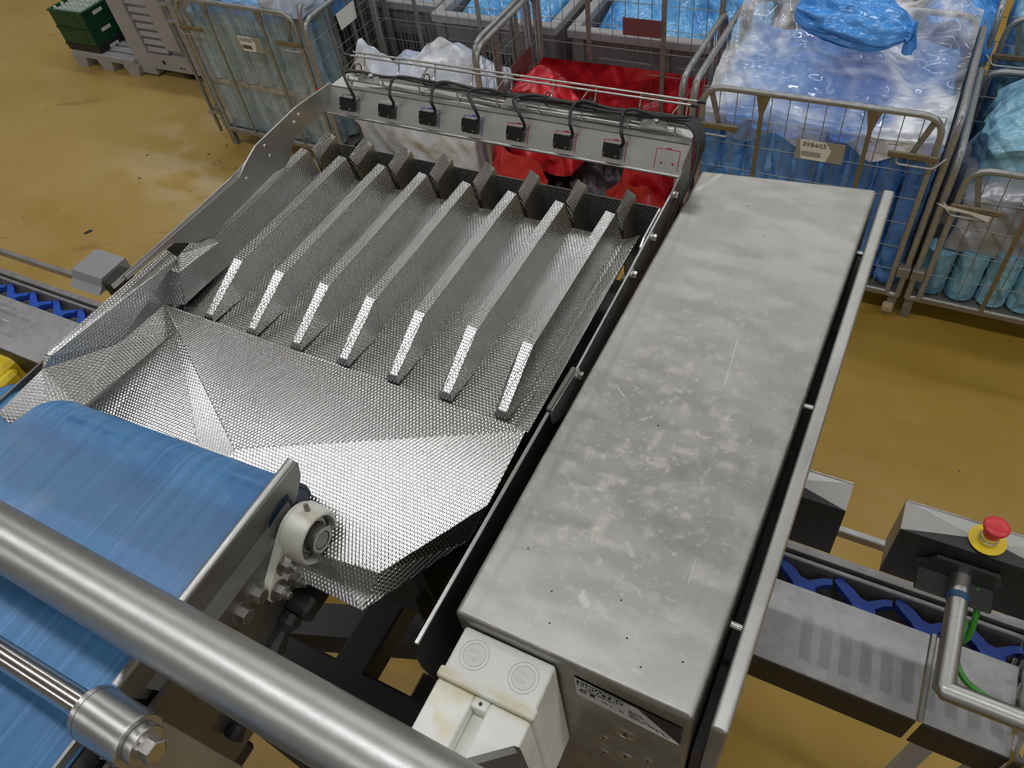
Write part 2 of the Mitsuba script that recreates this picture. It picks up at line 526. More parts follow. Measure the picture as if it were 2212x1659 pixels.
def film(name, dark, light, k=9.0, rough=0.2, bscale=0.02, lo=0.3, hi=0.7, **kw):
    def col(p, n, uv):
        t = fbm(p.x * k * 0.5 + 2, p.y * k * 0.5, p.z * k * 0.2, 3)
        return mix(dark, light, dr.clip(smoothstep(lo, hi, t) * 0.75 + 0.25 * creased(p, k), 0, 1))
    return mat(name, proc(col), rough=rough, spec=0.6, bump=lambda p, n, uv: creased(p, k), bscale=bscale, eps=2e-3, clearcoat=0.6, clearcoat_gloss=0.92, **kw)


film('m_bale_blue', (0.045, 0.17, 0.52), (0.12, 0.33, 0.74), 9)
film('m_bale_pale', (0.22, 0.36, 0.44), (0.38, 0.54, 0.62), 8, bscale=0.012)
film('m_bale_teal', (0.10, 0.27, 0.38), (0.26, 0.52, 0.66), 10)
film('m_bag_sky', (0.045, 0.24, 0.60), (0.17, 0.48, 0.82), 8)
film('m_bale_sky', (0.09, 0.26, 0.66), (0.27, 0.53, 0.92), 8)
film('m_bag_blue', (0.03, 0.22, 0.74), (0.10, 0.38, 0.90), 9, rough=0.15)
film('m_bag_red', (0.40, 0.008, 0.016), (0.66, 0.03, 0.045), 7, rough=0.25)
film('m_bag_white', (0.30, 0.37, 0.52), (0.74, 0.79, 0.89), 6)
film('m_bag_grey', (0.22, 0.23, 0.26), (0.42, 0.44, 0.48), 8)
film('m_bag_black', (0.004, 0.004, 0.005), (0.012, 0.012, 0.013), 10, rough=0.45)


def haze_weight(lo, hi, k, base=0.12, top=0.75):
    def fn(p, n, uv):
        t = fbm(p.x * k, p.y * k * 1.4 + 4, p.z * k * 0.5, 4)
        return dr.clip(base + top * (smoothstep(lo, hi, t) * 0.75 + smoothstep(0.35, 0.9, creased(p, k * 1.4)) * 0.4), 0, 0.95)
    return fn


def clear_film(name, color, lo=0.4, hi=0.75, k=6.0, base=0.12, top=0.75):
    body = {'type': 'bumpmap', 'arbitrary': proc(lambda p, n, uv: creased(p, 9.0), 2e-3), 'scale': 0.022,
            'bsdf': {'type': 'principled', 'base_color': rgb(*color), 'roughness': 0.2, 'specular': 0.6, 'clearcoat': 0.6, 'clearcoat_gloss': 0.92}}
    scene[name] = {'type': 'blendbsdf', 'weight': proc(haze_weight(lo, hi, k, base, top)), 'a': {'type': 'thindielectric', 'int_ior': 1.45},
                   'b': {'type': 'twosided', 'bsdf': body}}
    return name


clear_film('m_film', (0.92, 0.94, 0.97), 0.38, 0.70, 5.0, 0.12, 0.72)
clear_film('m_film_thin', (0.55, 0.62, 0.68), 0.40, 0.80, 5.0, 0.10, 0.45)

# ------------------------------------------------------------------ the hall
x0, x1, y0, y1 = ROOM
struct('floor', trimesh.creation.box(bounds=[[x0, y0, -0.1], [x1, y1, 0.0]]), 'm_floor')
struct('wall_far', trimesh.creation.box(bounds=[[x0, y1, 0.0], [x1, y1 + 0.1, CEIL]]), 'm_wall')
struct('wall_near', trimesh.creation.box(bounds=[[x0, y0 - 0.1, 0.0], [x1, y0, CEIL]]), 'm_wall')
struct('wall_left', trimesh.creation.box(bounds=[[x0 - 0.1, y0, 0.0], [x0, y1, CEIL]]), 'm_wall')
struct('wall_right', trimesh.creation.box(bounds=[[x1, y0, 0.0], [x1 + 0.1, y1, CEIL]]), 'm_wall')
struct('ceiling', trimesh.creation.box(bounds=[[x0, y0, CEIL], [x1, y1, CEIL + 0.1]]), 'm_ceiling')
for (lx, ly) in LAMPS:
    k = thing('ceiling_lamp', 'long white strip lamp on the hall ceiling', 'lamp', 'strip lamps on the ceiling')
    part(k, 'case', cbox((lx - 2.15, ly - 0.15, CEIL - 0.06), (lx + 2.15, ly + 0.15, CEIL), 0.01), 'm_lamp_case')
    q = ([[lx - 2.1, ly - 0.12, CEIL - 0.066], [lx + 2.1, ly - 0.12, CEIL - 0.066], [lx + 2.1, ly + 0.12, CEIL - 0.066], [lx - 2.1, ly + 0.12, CEIL - 0.066]], [[0, 2, 1], [0, 3, 2]])
    d = mikit.ply(q, 'm_lamp_case')
    d['emitter'] = {'type': 'area', 'radiance': rgb(LAMP_L * 0.97, LAMP_L * 0.985, LAMP_L)}
    part(k, 'diffuser', d, None)

# ------------------------------------------------------------------ weigher: steel hood with its side plates
hood = thing('machine_hood', 'long brushed stainless steel machine cover with milky stains, beside the embossed tray', 'machine cover')
lo, hi = A(-0.228, 0.183, 1.62), A(-0.020, 0.850, 1.995)
r = 0.0055
s = trimesh.creation.icosphere(subdivisions=2, radius=r).vertices
pts = [(-0.228, 0.183), (-0.0205, 0.183), (-0.0145, 0.864), (-0.2262, 0.842)]
cm = (np.mean([p[0] for p in pts]), np.mean([p[1] for p in pts]))
hp = []
for (px, py) in pts:
    px, py = px + (r if px < cm[0] else -r), py + (r if py < cm[1] else -r)
    for z in (1.62, 1.995 - r):
        hp.append(s + A(px, py, z))
part(hood, 'lid', hull(np.vstack(hp)), 'm_cover', smooth=40)
rail = thing('side_rail', 'long narrow steel rail standing along the right edge of the machine cover', 'rail')
part(rail, 'rail_plate', rbox((-0.0085, 0.184, 1.60), (0.0050, 0.868, 1.995), 0.004), 'm_steel_satin', smooth=40)
part(rail, 'backing', cbox((-0.0185, 0.190, 1.60), (-0.0085, 0.855, 1.900), 0.001), 'm_black')  # added black filler, stands for the shade in the gap beside the hood
for y in (0.773, 0.526, 0.278):
    part(rail, 'spacer', cyl((-0.0185, y, 1.968), (-0.0085, y, 1.968), 0.0035, 14), 'm_bolt', smooth=30)
# rating plate on the front face of the hood, its top right corner peeled down
yF = 0.1822
def onf(x, z, y=yF): return A(x, y, z)
lab = [onf(-0.1175, 1.977), onf(-0.1175, 1.9375), onf(-0.0275, 1.926), onf(-0.0290, 1.930), onf(-0.064, 1.9705)]
part(hood, 'label_backing', plate([onf(-0.118, 1.9775), onf(-0.118, 1.937), onf(-0.0275, 1.925), onf(-0.0275, 1.9695)], A(0, -0.0004, 0)), 'm_black', label='black adhesive backing bared by the peeled label')
lk = part(hood, 'rating_label', plate(lab, A(0, -0.0008, 0)), 'm_label', label='peeling white rating label with dark lettering')


def front_text(txt, x, z, h, mname, tilt=0.0, bold=False, parent=lk, depth=0.0003, y=0.1813):
    m = meshkit.text_mesh(txt, h, depth, bold)
    a = math.radians(tilt)
    M = np.eye(4)
    M[:3, 0] = [math.cos(a), 0, math.sin(a)]
    M[:3, 1] = [-math.sin(a), 0, math.cos(a)]
    M[:3, 2] = [0, -1, 0]
    M[:3, 3] = [x, y, z]
    m.apply_transform(M)
    return m


tl = -5.0
nb = plate([onf(-0.1155, 1.9745, 0.1813), onf(-0.1155, 1.9645, 0.1813), onf(-0.0755, 1.9605, 0.1813), onf(-0.0755, 1.9705, 0.1813)], A(0, -0.0002, 0))
part(lk, 'name_band', nb, 'm_ink')
part(lk, 'name_lettering', front_text('NEWTEC', -0.1145, 1.9662, 0.0068, 'm_label', tl, True, y=0.1810), 'm_label')
part(lk, 'ce_mark', front_text('C E', -0.1145, 1.9500, 0.0065, 'm_ink', tl, True), 'm_ink')
small = [front_text('www.newtec.com', -0.108, 1.9585, 0.0022, '', tl)]
for i, (t, x, z) in enumerate([('Type', -0.095, 1.9475), ('8', -0.087, 1.9465), ('230', -0.080, 1.9455), ('Serial no', -0.071, 1.956), ('Weight kg', -0.071, 1.9525), ('Year', -0.071, 1.949), ('Voltage', -0.071, 1.9455),
                               ('Power kW', -0.071, 1.942), ('201', -0.058, 1.9445), ('400 V', -0.054, 1.9405), ('50 Hz', -0.048, 1.937), ('16 A', -0.042, 1.934)]):
    small.append(front_text(t, x, z, 0.0019, '', tl))
part(lk, 'small_print', cat(*small), 'm_ink_grey')
for (x, z, rr) in ((-0.0745, 1.8820, 0.0125), (-0.0965, 1.838, 0.0065), (-0.0970, 1.789, 0.0060), (-0.0750, 1.810, 0.0095), (-0.0530, 1.832, 0.0060)):
    c = A(x, 0.183, z)
    k = part(hood, 'screw', cat(ring(c, (0, -1, 0), rr * 0.72, rr, 0.0014), cyl(c, c + A(0, -0.0008, 0), rr * 0.74, 24, r1=rr * 0.6)), 'm_bolt', smooth=30, label='steel screw head in the front face')
    part(k, 'slot', cbox(c + A(-rr * 0.12, -0.0016, -rr * 0.3), c + A(rr * 0.12, -0.0002, rr * 0.3), 0.0002), 'm_black')

# thin steel plate standing between the tray and the hood
sp = thing('splash_plate', 'thin upright steel plate with a bright top edge between tray and machine cover', 'plate')
part(sp, 'sheet', plate([(-0.2515, 0.152, 1.976), (-0.2515, 0.146, 1.960), (-0.2515, 0.146, 1.935), (-0.2515, 0.151, 1.885), (-0.2515, 0.166, 1.80), (-0.2515, 0.20, 1.66), (-0.2515, 0.70, 1.66), (-0.2515, 0.70, 1.93), (-0.2515, 0.50, 1.966), (-0.2515, 0.416, 1.979)][::-1], A(0.003, 0, 0)), 'm_black')  # steel sheet coloured black: shade of the hood gap put into the colour
part(sp, 'edge_strip', cbox((-0.2522, 0.1515, 1.9755), (-0.2480, 0.417, 1.9790), 0.0006), 'm_steel', label='bright bare steel edge')

# ------------------------------------------------------------------ isolator box in front of the hood
bx = thing('switch_box', 'off-white plastic switch enclosure with two round knockouts, below the front edge of the machine cover', 'electrical box')
part(bx, 'base', rbox((-0.2165, 0.139, 1.790), (-0.1325, 0.1815, 1.985), 0.003), 'm_box', smooth=40)
lip = part(bx, 'lid_rim', rbox((-0.2190, 0.1345, 1.788), (-0.1305, 0.1445, 1.9868), 0.0025), 'm_box', smooth=40)
lid = cat(rbox((-0.2165, 0.030, 1.792), (-0.1815, 0.1345, 1.9842), 0.0025), rbox((-0.1680, 0.030, 1.792), (-0.1325, 0.1345, 1.9842), 0.0025),
          cbox((-0.1820, 0.030, 1.792), (-0.1675, 0.1345, 1.969), 0.001), cbox((-0.1818, 0.1255, 1.960), (-0.1678, 0.1345, 1.9838), 0.001))
lidk = part(bx, 'lid', lid, 'm_box', smooth=35, label='lid with a screw channel and yellowish stains')
part(lidk, 'screw_hole', cyl((-0.1748, 0.1300, 1.9830), (-0.1748, 0.1300, 1.9841), 0.0016, 14), 'm_black')
for (cx, cy) in ((-0.1975, 0.1620), (-0.1525, 0.1620)):
    k = part(bx, 'knockout', cat(ring((cx, cy, 1.9849), (0, 0, 1), 0.0092, 0.0100, 0.0004), ring((cx, cy, 1.9849), (0, 0, 1), 0.0, 0.0088, 0.00025)), 'm_box_emboss', label='round cable knockout')
    part(k, 'outline', cat(ring((cx, cy, 1.9850), (0, 0, 1), 0.01235, 0.01275, 0.0002, 48), ring((cx, cy, 1.9850), (0, 0, 1), 0.0094, 0.0097, 0.0005, 48)), 'm_box_print')
    for t, dy in (('M25', 0.0028), ('M20', -0.0035)):
        m = meshkit.text_mesh(t, 0.0032, 0.0003)
        m.apply_translation([-0.0037, -0.0016, 0])
        M = np.eye(4)
        M[:3, 0], M[:3, 1], M[:3, 3] = [-1, 0, 0], [0, -1, 0], [cx, cy + dy, 1.98508]
        m.apply_transform(M)
        part(k, 'size_mark', m, 'm_box_ghost')

# ------------------------------------------------------------------ feeder tray (embossed sheet)
tray = thing('feeder_tray', 'dimpled stainless hopper tray that the blue belt empties into', 'tray')
L0, R0 = A(-0.794, 0.402, 1.967), A(-0.2685, 0.398, 1.961)
M_ = A(-0.562, 0.262, 1.952)
P1 = A(-0.765, 0.382, 1.948)        # foot of the left slope
S1 = A(-0.786, 0.320, 1.978)
S2 = A(-0.804, 0.239, 2.010)
S4 = A(-0.763, 0.229, 1.968)
Q1, Q2 = A(-0.784, 0.242, 1.943), A(-0.745, 0.175, 1.930)
C1, C2, C3 = A(-0.394, 0.200, 1.936), A(-0.337, 0.207, 1.935), A(-0.269, 0.310, 1.948)
C0 = A(-0.541, 0.190, 1.944)
sh = Sheet()
sh.face([L0, P1, M_, R0], (0, 0, 1))
part(tray, 'floor_panel', sh, 'm_embossed')
pn = np.cross(R0 - M_, C2 - M_)
C0, C1, C3 = (A(c[0], c[1], M_[2] - ((c[0] - M_[0]) * pn[0] + (c[1] - M_[1]) * pn[1]) / pn[2]) for c in (C0, C1, C3))     # all in one plane
sh = Sheet()
sh.face([M_, C0, C1, C2, C3, R0], (0, 0, 1))
part(tray, 'floor_panel', sh, 'm_embossed')
sh = Sheet()
sh.face([P1, Q1, Q2, C0, M_], (0, 0, 1))
part(tray, 'floor_panel', sh, 'm_embossed')
sh = Sheet()
sh.face([L0, S1, P1], (1, 0, 1))
sh.face([S1, S4, P1], (1, 0, 1))
sh.face([S4, Q1, P1], (1, 0, 1))
sh.face([S4, A(-0.735, 0.165, 1.950), Q2, Q1], (1, 0, 1))
part(tray, 'side_slope', sh, 'm_embossed')
sh = Sheet()
sh.face([S1, S2, S4], (0, -0.3, 1), udir=(0, 1, 0))
sh.face([S2, A(-0.81, 0.175, 2.003), A(-0.75, 0.165, 1.955), S4], (0, -0.3, 1), udir=(0, 1, 0))
part(tray, 'corner_gusset', sh, 'm_embossed')
# tall left wall with an outward lip
W1, W2 = A(-0.780, 0.444, 2.015), A(-0.800, 0.255, 2.018)
sh = Sheet()
sh.face([W1, W2, S1], (1, 0, 0.2), udir=(0, 1, 0))
sh.face([W2, S2, S1], (1, 0, 0.2), udir=(0, 1, 0))
sh.face([W1, S1, L0], (1, 0, 0.2), udir=(0, 1, 0))
part(tray, 'side_wall', sh, 'm_embossed')
sh = Sheet()
sh.face([W1, A(-0.802, 0.448, 2.020), A(-0.8055, 0.252, 2.022), W2], (0, 0, 1), udir=(0, 1, 0))
sh.face([W2, A(-0.8055, 0.252, 2.022), S2], (0, 0, 1), udir=(0, 1, 0))
part(tray, 'wall_lip', sh, 'm_embossed')
# skirts at the near edge
F1, F2, F3, F4 = A(-0.405, 0.173, 1.918), A(-0.340, 0.1725, 1.918), A(-0.281, 0.279, 1.918), A(-0.274, 0.305, 1.928)
sh = Sheet()
sh.face([C0, C1, F1, A(-0.54, 0.160, 1.925)], (0, -1, 0.4))
sh.face([C1, C2, F2, F1], (0, -1, 0.4))
part(tray, 'skirt', sh, 'm_embossed')
sh = Sheet()
sh.face([C2, C3, F3, F2], (0.5, -1, 0.3))
sh.face([C3, F4, F3], (0.5, -1, 0.3))
part(tray, 'skirt', sh, 'm_embossed')
# drive under the tray
part(tray, 'drive_unit', cbox((-0.62, 0.24, 1.74), (-0.33, 0.42, 1.88), 0.008), 'm_black')
part(tray, 'drive_bracket', plate([(-0.335, 0.225, 1.83), (-0.335, 0.225, 1.60), (-0.335, 0.40, 1.60), (-0.335, 0.40, 1.86)], A(0.003, 0, 0)), 'm_black')
part(tray, 'drive_bracket', cbox((-0.335, 0.36, 1.62), (-0.262, 0.366, 1.88), 0.001), 'm_black')

# ------------------------------------------------------------------ channel tray: eight lanes between ridges
chn = thing('channel_tray', 'dimpled stainless lane tray with eight parallel troughs behind the hopper tray', 'tray')
PITCH = 0.0700
RX = [-0.7320 + PITCH * i for i in range(-1, 7)]        # left shoulder line of each ridge top; the first is the left wall
ZF, ZT = 1.957, 1.9935
Y0, YS, YE, YF = 0.405, 0.487, 0.726, 0.722
TW, RD, LD = 0.0125, 0.010, 0.012
sh = Sheet()
sh.face([(-0.802, Y0 - 0.008, ZF), (-0.284, Y0 - 0.008, ZF), (-0.284, YF, ZF), (-0.802, YF, ZF)], (0, 0, 1))
sh.face([(-0.284, Y0 - 0.008, ZF), (-0.2655, Y0 - 0.008, ZF + 0.004), (-0.2655, YF, ZF + 0.012), (-0.284, YF, ZF)], (-0.3, 0, 1))
part(chn, 'lane_floor', sh, 'm_embossed')
for i in range(8):
    x = RX[i]
    n0, n1 = A(x + 0.006, Y0 + 0.003, ZF + 0.010), A(x + TW + 0.004, Y0 + 0.003, ZF + 0.010)
    f0, f1 = A(x - LD * 0.2 + 0.004, Y0 - 0.001, ZF + 0.003), A(x + TW + 0.006, Y0 - 0.001, ZF + 0.003)
    t0, t1 = A(x, YS, ZT), A(x + TW, YS, ZT - 0.003)
    e0, e1 = A(x, YE, ZT), A(x + TW, YE, ZT - 0.003)
    bl0, bl1 = A(x - LD, YS - 0.02, ZF), A(x - LD, YF, ZF)
    br0, br1 = A(x + TW + RD, YS - 0.02, ZF), A(x + TW + RD, YF, ZF)
    sh = Sheet()
    sh.face([t0, t1, e1, e0], (0, 0, 1))                          # narrow top
    sh.face([t1, br0, br1, e1], (1, 0, 0.3), udir=(0, 1, 0))      # right face
    sh.face([t1, n1, br0], (1, 0, 0.3), udir=(0, 1, 0))
    sh.face([n1, f1, br0], (1, 0, 0.3), udir=(0, 1, 0))
    sh.face([n0, n1, t1, t0], (0, -0.4, 1))                       # nose running down to the hopper tray
    sh.face([f0, f1, n1, n0], (0, -1, 0.4))
    if i > 0:
        sh.face([t0, e0, bl1, bl0], (-1, 0, 0.3), udir=(0, 1, 0))
        sh.face([t0, bl0, n0], (-1, 0, 0.3), udir=(0, 1, 0))
        sh.face([n0, bl0, f0], (-1, 0, 0.3), udir=(0, 1, 0))
        part(chn, 'ridge', sh, 'm_embossed')
    else:
        sh.face([A(x - 0.008, YS - 0.02, ZT + 0.002), t0, A(x, YS + 0.03, ZT), A(x - 0.010, YS + 0.03, ZT + 0.002)], (0, 0, 1))
        part(chn, 'side_wall', sh, 'm_embossed')
sh = Sheet()
sh.face([(-0.790, 0.415, 1.966), (-0.790, 0.520, 1.960), (-0.790, 0.505, 1.996), (-0.788, 0.455, 2.010), (-0.786, 0.425, 2.010)], (1, 0, 0), udir=(0, 1, 0))
sh.face([W1, L0, (-0.768, 0.412, 1.966), (-0.772, 0.430, 2.004)], (0, -1, 0.3))
sh.face([(-0.788, 0.455, 2.010), (-0.786, 0.425, 2.010), (-0.772, 0.430, 2.004), (-0.774, 0.505, 1.994), (-0.790, 0.505, 1.996)], (0.3, 0, 1), udir=(0, 1, 0))
sh.face([(-0.772, 0.430, 2.004), (-0.774, 0.505, 1.994), (-0.770, 0.510, 1.960), (-0.768, 0.412, 1.966)], (1, 0, 0), udir=(0, 1, 0))
part(chn, 'end_flap', sh, 'm_embossed')
# drop pockets behind the lanes
for i in range(8):
    x = RX[i]
    sh = Sheet()
    w0, w1 = A(x + 0.0110, 0.733, 1.988), A(x + 0.0090, 0.777, 1.993)
    d0, d1 = A(x + 0.0190, 0.735, 1.972), A(x + 0.0185, 0.783, 1.980)
    b0, b1 = A(x + 0.0250, 0.728, 1.890), A(x + 0.0230, 0.786, 1.890)
    sh.face([w0, w1, d1, d0], (1, 0, 1), udir=(0, 1, 0))
    sh.face([d0, d1, b1, b0], (1, 0, 0), udir=(0, 1, 0))
    sh.face([w0, d0, b0], (0.3, -1, 0))
    part(chn, 'divider', sh, 'm_embossed')
    xr = RX[i + 1] + 0.004 if i < 7 else -0.262
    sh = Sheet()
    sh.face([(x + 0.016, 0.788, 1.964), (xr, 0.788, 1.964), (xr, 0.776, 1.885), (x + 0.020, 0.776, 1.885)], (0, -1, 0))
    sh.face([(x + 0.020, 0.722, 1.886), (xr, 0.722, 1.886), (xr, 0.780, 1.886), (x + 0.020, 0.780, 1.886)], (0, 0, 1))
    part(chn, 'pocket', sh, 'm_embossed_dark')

# ------------------------------------------------------------------ sensor bridge
br = thing('sensor_bridge', 'stainless bridge with side arms carrying the row of sensors over the lanes', 'bracket')
BT0, BT1 = (0.815, 2.0495), (0.7955, 2.0125)        # (y, z) of the upper and lower crease of the sloping face


def face_pt(t):
    return BT0[0] + (BT1[0] - BT0[0]) * t, BT0[1] + (BT1[1] - BT0[1]) * t


fn_ = unit(A(0, -(BT0[1] - BT1[1]), (BT0[0] - BT1[0])))
if fn_[2] < 0:
    fn_ = -fn_
XL, XR = -0.792, -0.232
part(br, 'bar', plate([(XL, BT0[0], BT0[1]), (XR - 0.002, BT0[0], BT0[1]), (XR - 0.010, BT1[0], BT1[1]), (XL - 0.006, BT1[0], BT1[1])], -fn_ * 0.002), 'm_bar')
part(br, 'bar_flange', plate([(XL + 0.004, 0.812, 2.0490), (XR - 0.004, 0.812, 2.0490), (XR - 0.004, 0.850, 2.0545), (XL + 0.016, 0.850, 2.0545)], unit(A(0, 0.142, -0.99)) * 0.002), 'm_bar')
part(br, 'bar_lip', tube([(XL - 0.004, BT1[0], BT1[1] - 0.001), (XR - 0.010, BT1[0], BT1[1] - 0.001)], 0.0022, 8), 'm_steel', smooth=True)
part(br, 'weld_bead', tube([(XL + 0.0005, BT0[0] - 0.0005, BT0[1]), (XL - 0.005, BT1[0] - 0.0005, BT1[1])], 0.0016, 8), 'm_bolt', smooth=True)
arm = [(0.820, 2.048), (0.735, 2.0555), (0.640, 2.0515), (0.610, 2.0405), (0.594, 2.0320), (0.419, 2.0340), (0.379, 2.0350), (0.379, 2.0300), (0.455, 2.0270), (0.498, 1.993), (0.650, 2.000),
       (0.676, 1.9945), (0.690, 2.000), (0.704, 2.0130), (0.718, 2.0205), (0.745, 2.0215), (0.789, 2.0180)]
part(br, 'side_arm', plate([(-0.7935, y, z) for y, z in arm], A(-0.003, 0, 0)), 'm_steel_satin')
part(br, 'rear_plate', plate([(-0.836, y, z) for y, z in ((0.14, 1.996), (0.52, 1.996), (0.52, 1.90), (0.14, 1.90))], A(0.003, 0, 0)), 'm_dark_steel')
part(br, 'side_arm_flange', plate([(-0.797, y, z) for y, z in ((0.66, 2.046), (0.60, 2.030), (0.36, 2.030), (0.36, 2.036), (0.48, 2.036), (0.585, 2.0375))], A(-0.002, 0, 0)), 'm_steel')
for (y, z) in ((0.735, 2.0435), (0.722, 2.0390), (0.655, 2.0420), (0.657, 2.0250), (0.603, 2.0230)):
    c = A(-0.7935, y, z)
    part(br, 'rivet', cat(cyl(c, c + A(0.0022, 0, 0), 0.0034, 14, r1=0.0022)), 'm_bolt', smooth=40)
xr = -0.2425
part(br, 'side_arm', plate([(xr, y, z) for y, z in ((0.822, 2.0480), (0.796, 2.0125), (0.770, 2.0075), (0.690, 2.0030), (0.620, 1.9985), (0.47, 1.9920), (0.408, 1.9960), (0.408, 1.975), (0.47, 1.940), (0.70, 1.930), (0.83, 1.965), (0.835, 2.03))], A(0.0025, 0, 0)), 'm_steel_satin')
part(br, 'inner_plate', plate([(xr - 0.0035, y, z) for y, z in ((0.735, 2.0060), (0.680, 2.0035), (0.668, 1.9985), (0.664, 1.990), (0.674, 1.975), (0.74, 1.975))], A(0.0025, 0, 0)), 'm_steel')
part(br, 'edge_tube', tube([(-0.2440, 0.408, 1.9955), (-0.2440, 0.470, 1.9925)], 0.0032, 10), 'm_dark_steel', smooth=True)
for (y, z) in ((0.774, 1.9990), (0.695, 1.9930), (0.629, 1.9900), (0.471, 1.9830)):
    part(br, 'bolt', bolt((xr + 0.0025, y, z), (1, 0, 0), 0.0085, 0.0045), 'm_bolt')

# sensors, their cut-outs, and their cables lying along the wire tray
TINT = ['m_ink_grey', 'm_box_emboss', 'm_ink_blue', 'm_ink_blue', 'm_ink_red', 'm_ink_red', 'm_ink_red', 'm_ink_red']
SNAME = ['first from the left, beside the weld', 'second from the left', 'third from the left, framed by a blue line', 'fourth from the left, rust-stained underneath', 'fifth from the left, first with a red frame',
         'sixth from the left, second with a red frame', 'last on the right, beside the empty red frame']
ex = A(1, 0, 0)
ey = unit(A(0, BT0[0] - BT1[0], BT0[1] - BT1[1]))       # up the sloping face


def on_bar(x, t, h=0.0):
    y, z = face_pt(t)
    return A(x, y, z) + fn_ * h


SX = [-0.7555 + 0.0703 * i for i in range(8)]
for i, sx in enumerate(SX):
    c = on_bar(sx, 0.56)
    fr = cat(*[plate([c + ex * a + ey * b + fn_ * 0.0001 for a, b in q], fn_ * 0.0002) for q in (
        [(-0.0130, 0.0105), (-0.0130, -0.0135), (-0.0120, -0.0135), (-0.0120, 0.0105)], [(0.0175, 0.0105), (0.0175, -0.0135), (0.0185, -0.0135), (0.0185, 0.0105)],
        [(-0.0130, 0.0105), (0.0185, 0.0105), (0.0185, 0.0115), (-0.0130, 0.0115)], [(0.000, 0.0115), (0.0065, 0.0115), (0.0065, 0.0130), (0.000, 0.0130)])])
    part(br, 'sensor_outline', fr, TINT[i], label='thin line drawn round a sensor place')
    if i == 7:
        for a in (-0.004, 0.011):
            k = c + ex * a - ey * 0.006
            part(br, 'screw_hole', cyl(k, k + fn_ * 0.0003, 0.0016, 12), 'm_ink_red')
        continue
    k = thing('photo_sensor', f'black photo sensor on the bridge, {SNAME[i]}', 'sensor', None)
    out = [(-0.0105, 0.0080), (0.0085, 0.0080), (0.0115, 0.0050), (0.0130, 0.0040), (0.0130, -0.0100), (-0.0075, -0.0100), (-0.0105, -0.0070)]
    body = plate([c + ex * a + ey * b + fn_ * 0.0005 for a, b in out], fn_ * 0.0095)
    part(k, 'housing', body, 'm_black_gloss')
    for a, b in ((0.0085, -0.0070), (-0.0085, -0.0050)):
        q = c + ex * a + ey * b + fn_ * 0.010
        part(k, 'screw', ring(q, fn_, 0.0007, 0.0016, 0.0006, 14), 'm_chrome')
    if i == 3:
        part(k, 'rust_mark', plate([c + ex * a + ey * b + fn_ * 0.0002 for a, b in ((-0.0095, -0.0085), (-0.008, -0.0118), (0.009, -0.0122), (0.0135, -0.0105))], fn_ * 0.0002), 'm_lever', label='rusty brown stain under the housing')
    # cable: out of the top right corner, up to the tray, along it and down beside the hood
    j = i
    oy, oz = 0.834 + 0.0035 * (j % 3), 2.0615 + 0.0032 * (j // 3)
    s0 = c + ex * 0.012 + ey * 0.006 + fn_ * 0.006
    path = [s0, s0 + ex * 0.004 + ey * 0.006 + fn_ * 0.004, s0 + ex * 0.002 + ey * 0.018 + fn_ * 0.012, A(s0[0] - 0.006, 0.824, 2.066), A(s0[0] + 0.004, oy - 0.004, oz + 0.005)]
    if i in (0, 3, 4):
        path[2] = s0 - ex * 0.002 + ey * 0.020 + fn_ * 0.010
        path[3] = A(s0[0] - 0.020, 0.822, 2.066)
    xs = np.arange(s0[0] + 0.035, -0.275, 0.032)
    for q, xx in enumerate(xs):
        path.append(A(xx, oy + 0.0018 * math.sin(q * 1.7 + j), oz + 0.0015 * math.sin(q * 1.1 + 2 * j)))
    off = (j - 3) * 0.0023
    path += [A(-0.262, oy - 0.002, oz + 0.002), A(-0.238 + off * 0.3, 0.832 + off, 2.066 + off * 0.2), A(-0.2235 + off * 0.3, 0.818 + off * 0.8, 2.050), A(-0.2230, 0.806 + off, 2.030), A(-0.2265, 0.790 + off, 2.008), A(-0.2335, 0.772 + off * 0.8, 1.985), A(-0.2350, 0.745 + off * 0.8, 1.950), A(-0.235, 0.72 + off, 1.90)]
    part(k, 'cable', tube(spline(path, 170), 0.0022, 7), 'm_rubber', smooth=True, label='thin black cable looping up to the wire tray')

# wire cable tray over the bridge
wt = thing('wire_cable_tray', 'narrow steel wire cable tray along the top of the sensor bridge', 'cable tray')
for (y, z, a, b) in ((0.868, 2.0735, -0.777, -0.240), (0.860, 2.0720, -0.783, -0.246), (0.822, 2.0560, -0.765, -0.250), (0.846, 2.0545, -0.770, -0.250)):
    part(wt, 'long_wire', tube([(a, y, z), (b, y, z)], 0.0016, 8), 'm_bolt', smooth=True)
for i in range(9):
    x = -0.757 + i * 0.0625
    p = [(x, 0.8195, 2.0640), (x, 0.8185, 2.0535), (x, 0.822, 2.0515), (x, 0.850, 2.0520), (x, 0.862, 2.058), (x, 0.869, 2.0735)]
    part(wt, 'cross_wire', tube(arc_path(p, 0.0035, 4), 0.0011, 6), 'm_bolt', smooth=True)
    if i % 2 == 0:
        part(wt, 'cross_wire', tube([(x - 0.02, 0.848, 2.0535), (x - 0.008, 0.8615, 2.0715)], 0.0011, 6), 'm_bolt', smooth=True)
for x in (-0.722, -0.480, -0.285):
    k = part(wt, 'clamp_plate', plate([(x - 0.017, 0.8185, 2.0580), (x + 0.017, 0.8185, 2.0580), (x + 0.017, 0.8225, 2.0600), (x + 0.011, 0.834, 2.0620), (x - 0.014, 0.834, 2.0620), (x - 0.019, 0.8225, 2.0600)], A(0, -0.0003, 0.0012)), 'm_steel')
    part(k, 'bolt', hexprism((x, 0.829, 2.0625), (0, 0, 1), 0.007, 0.003), 'm_bolt')
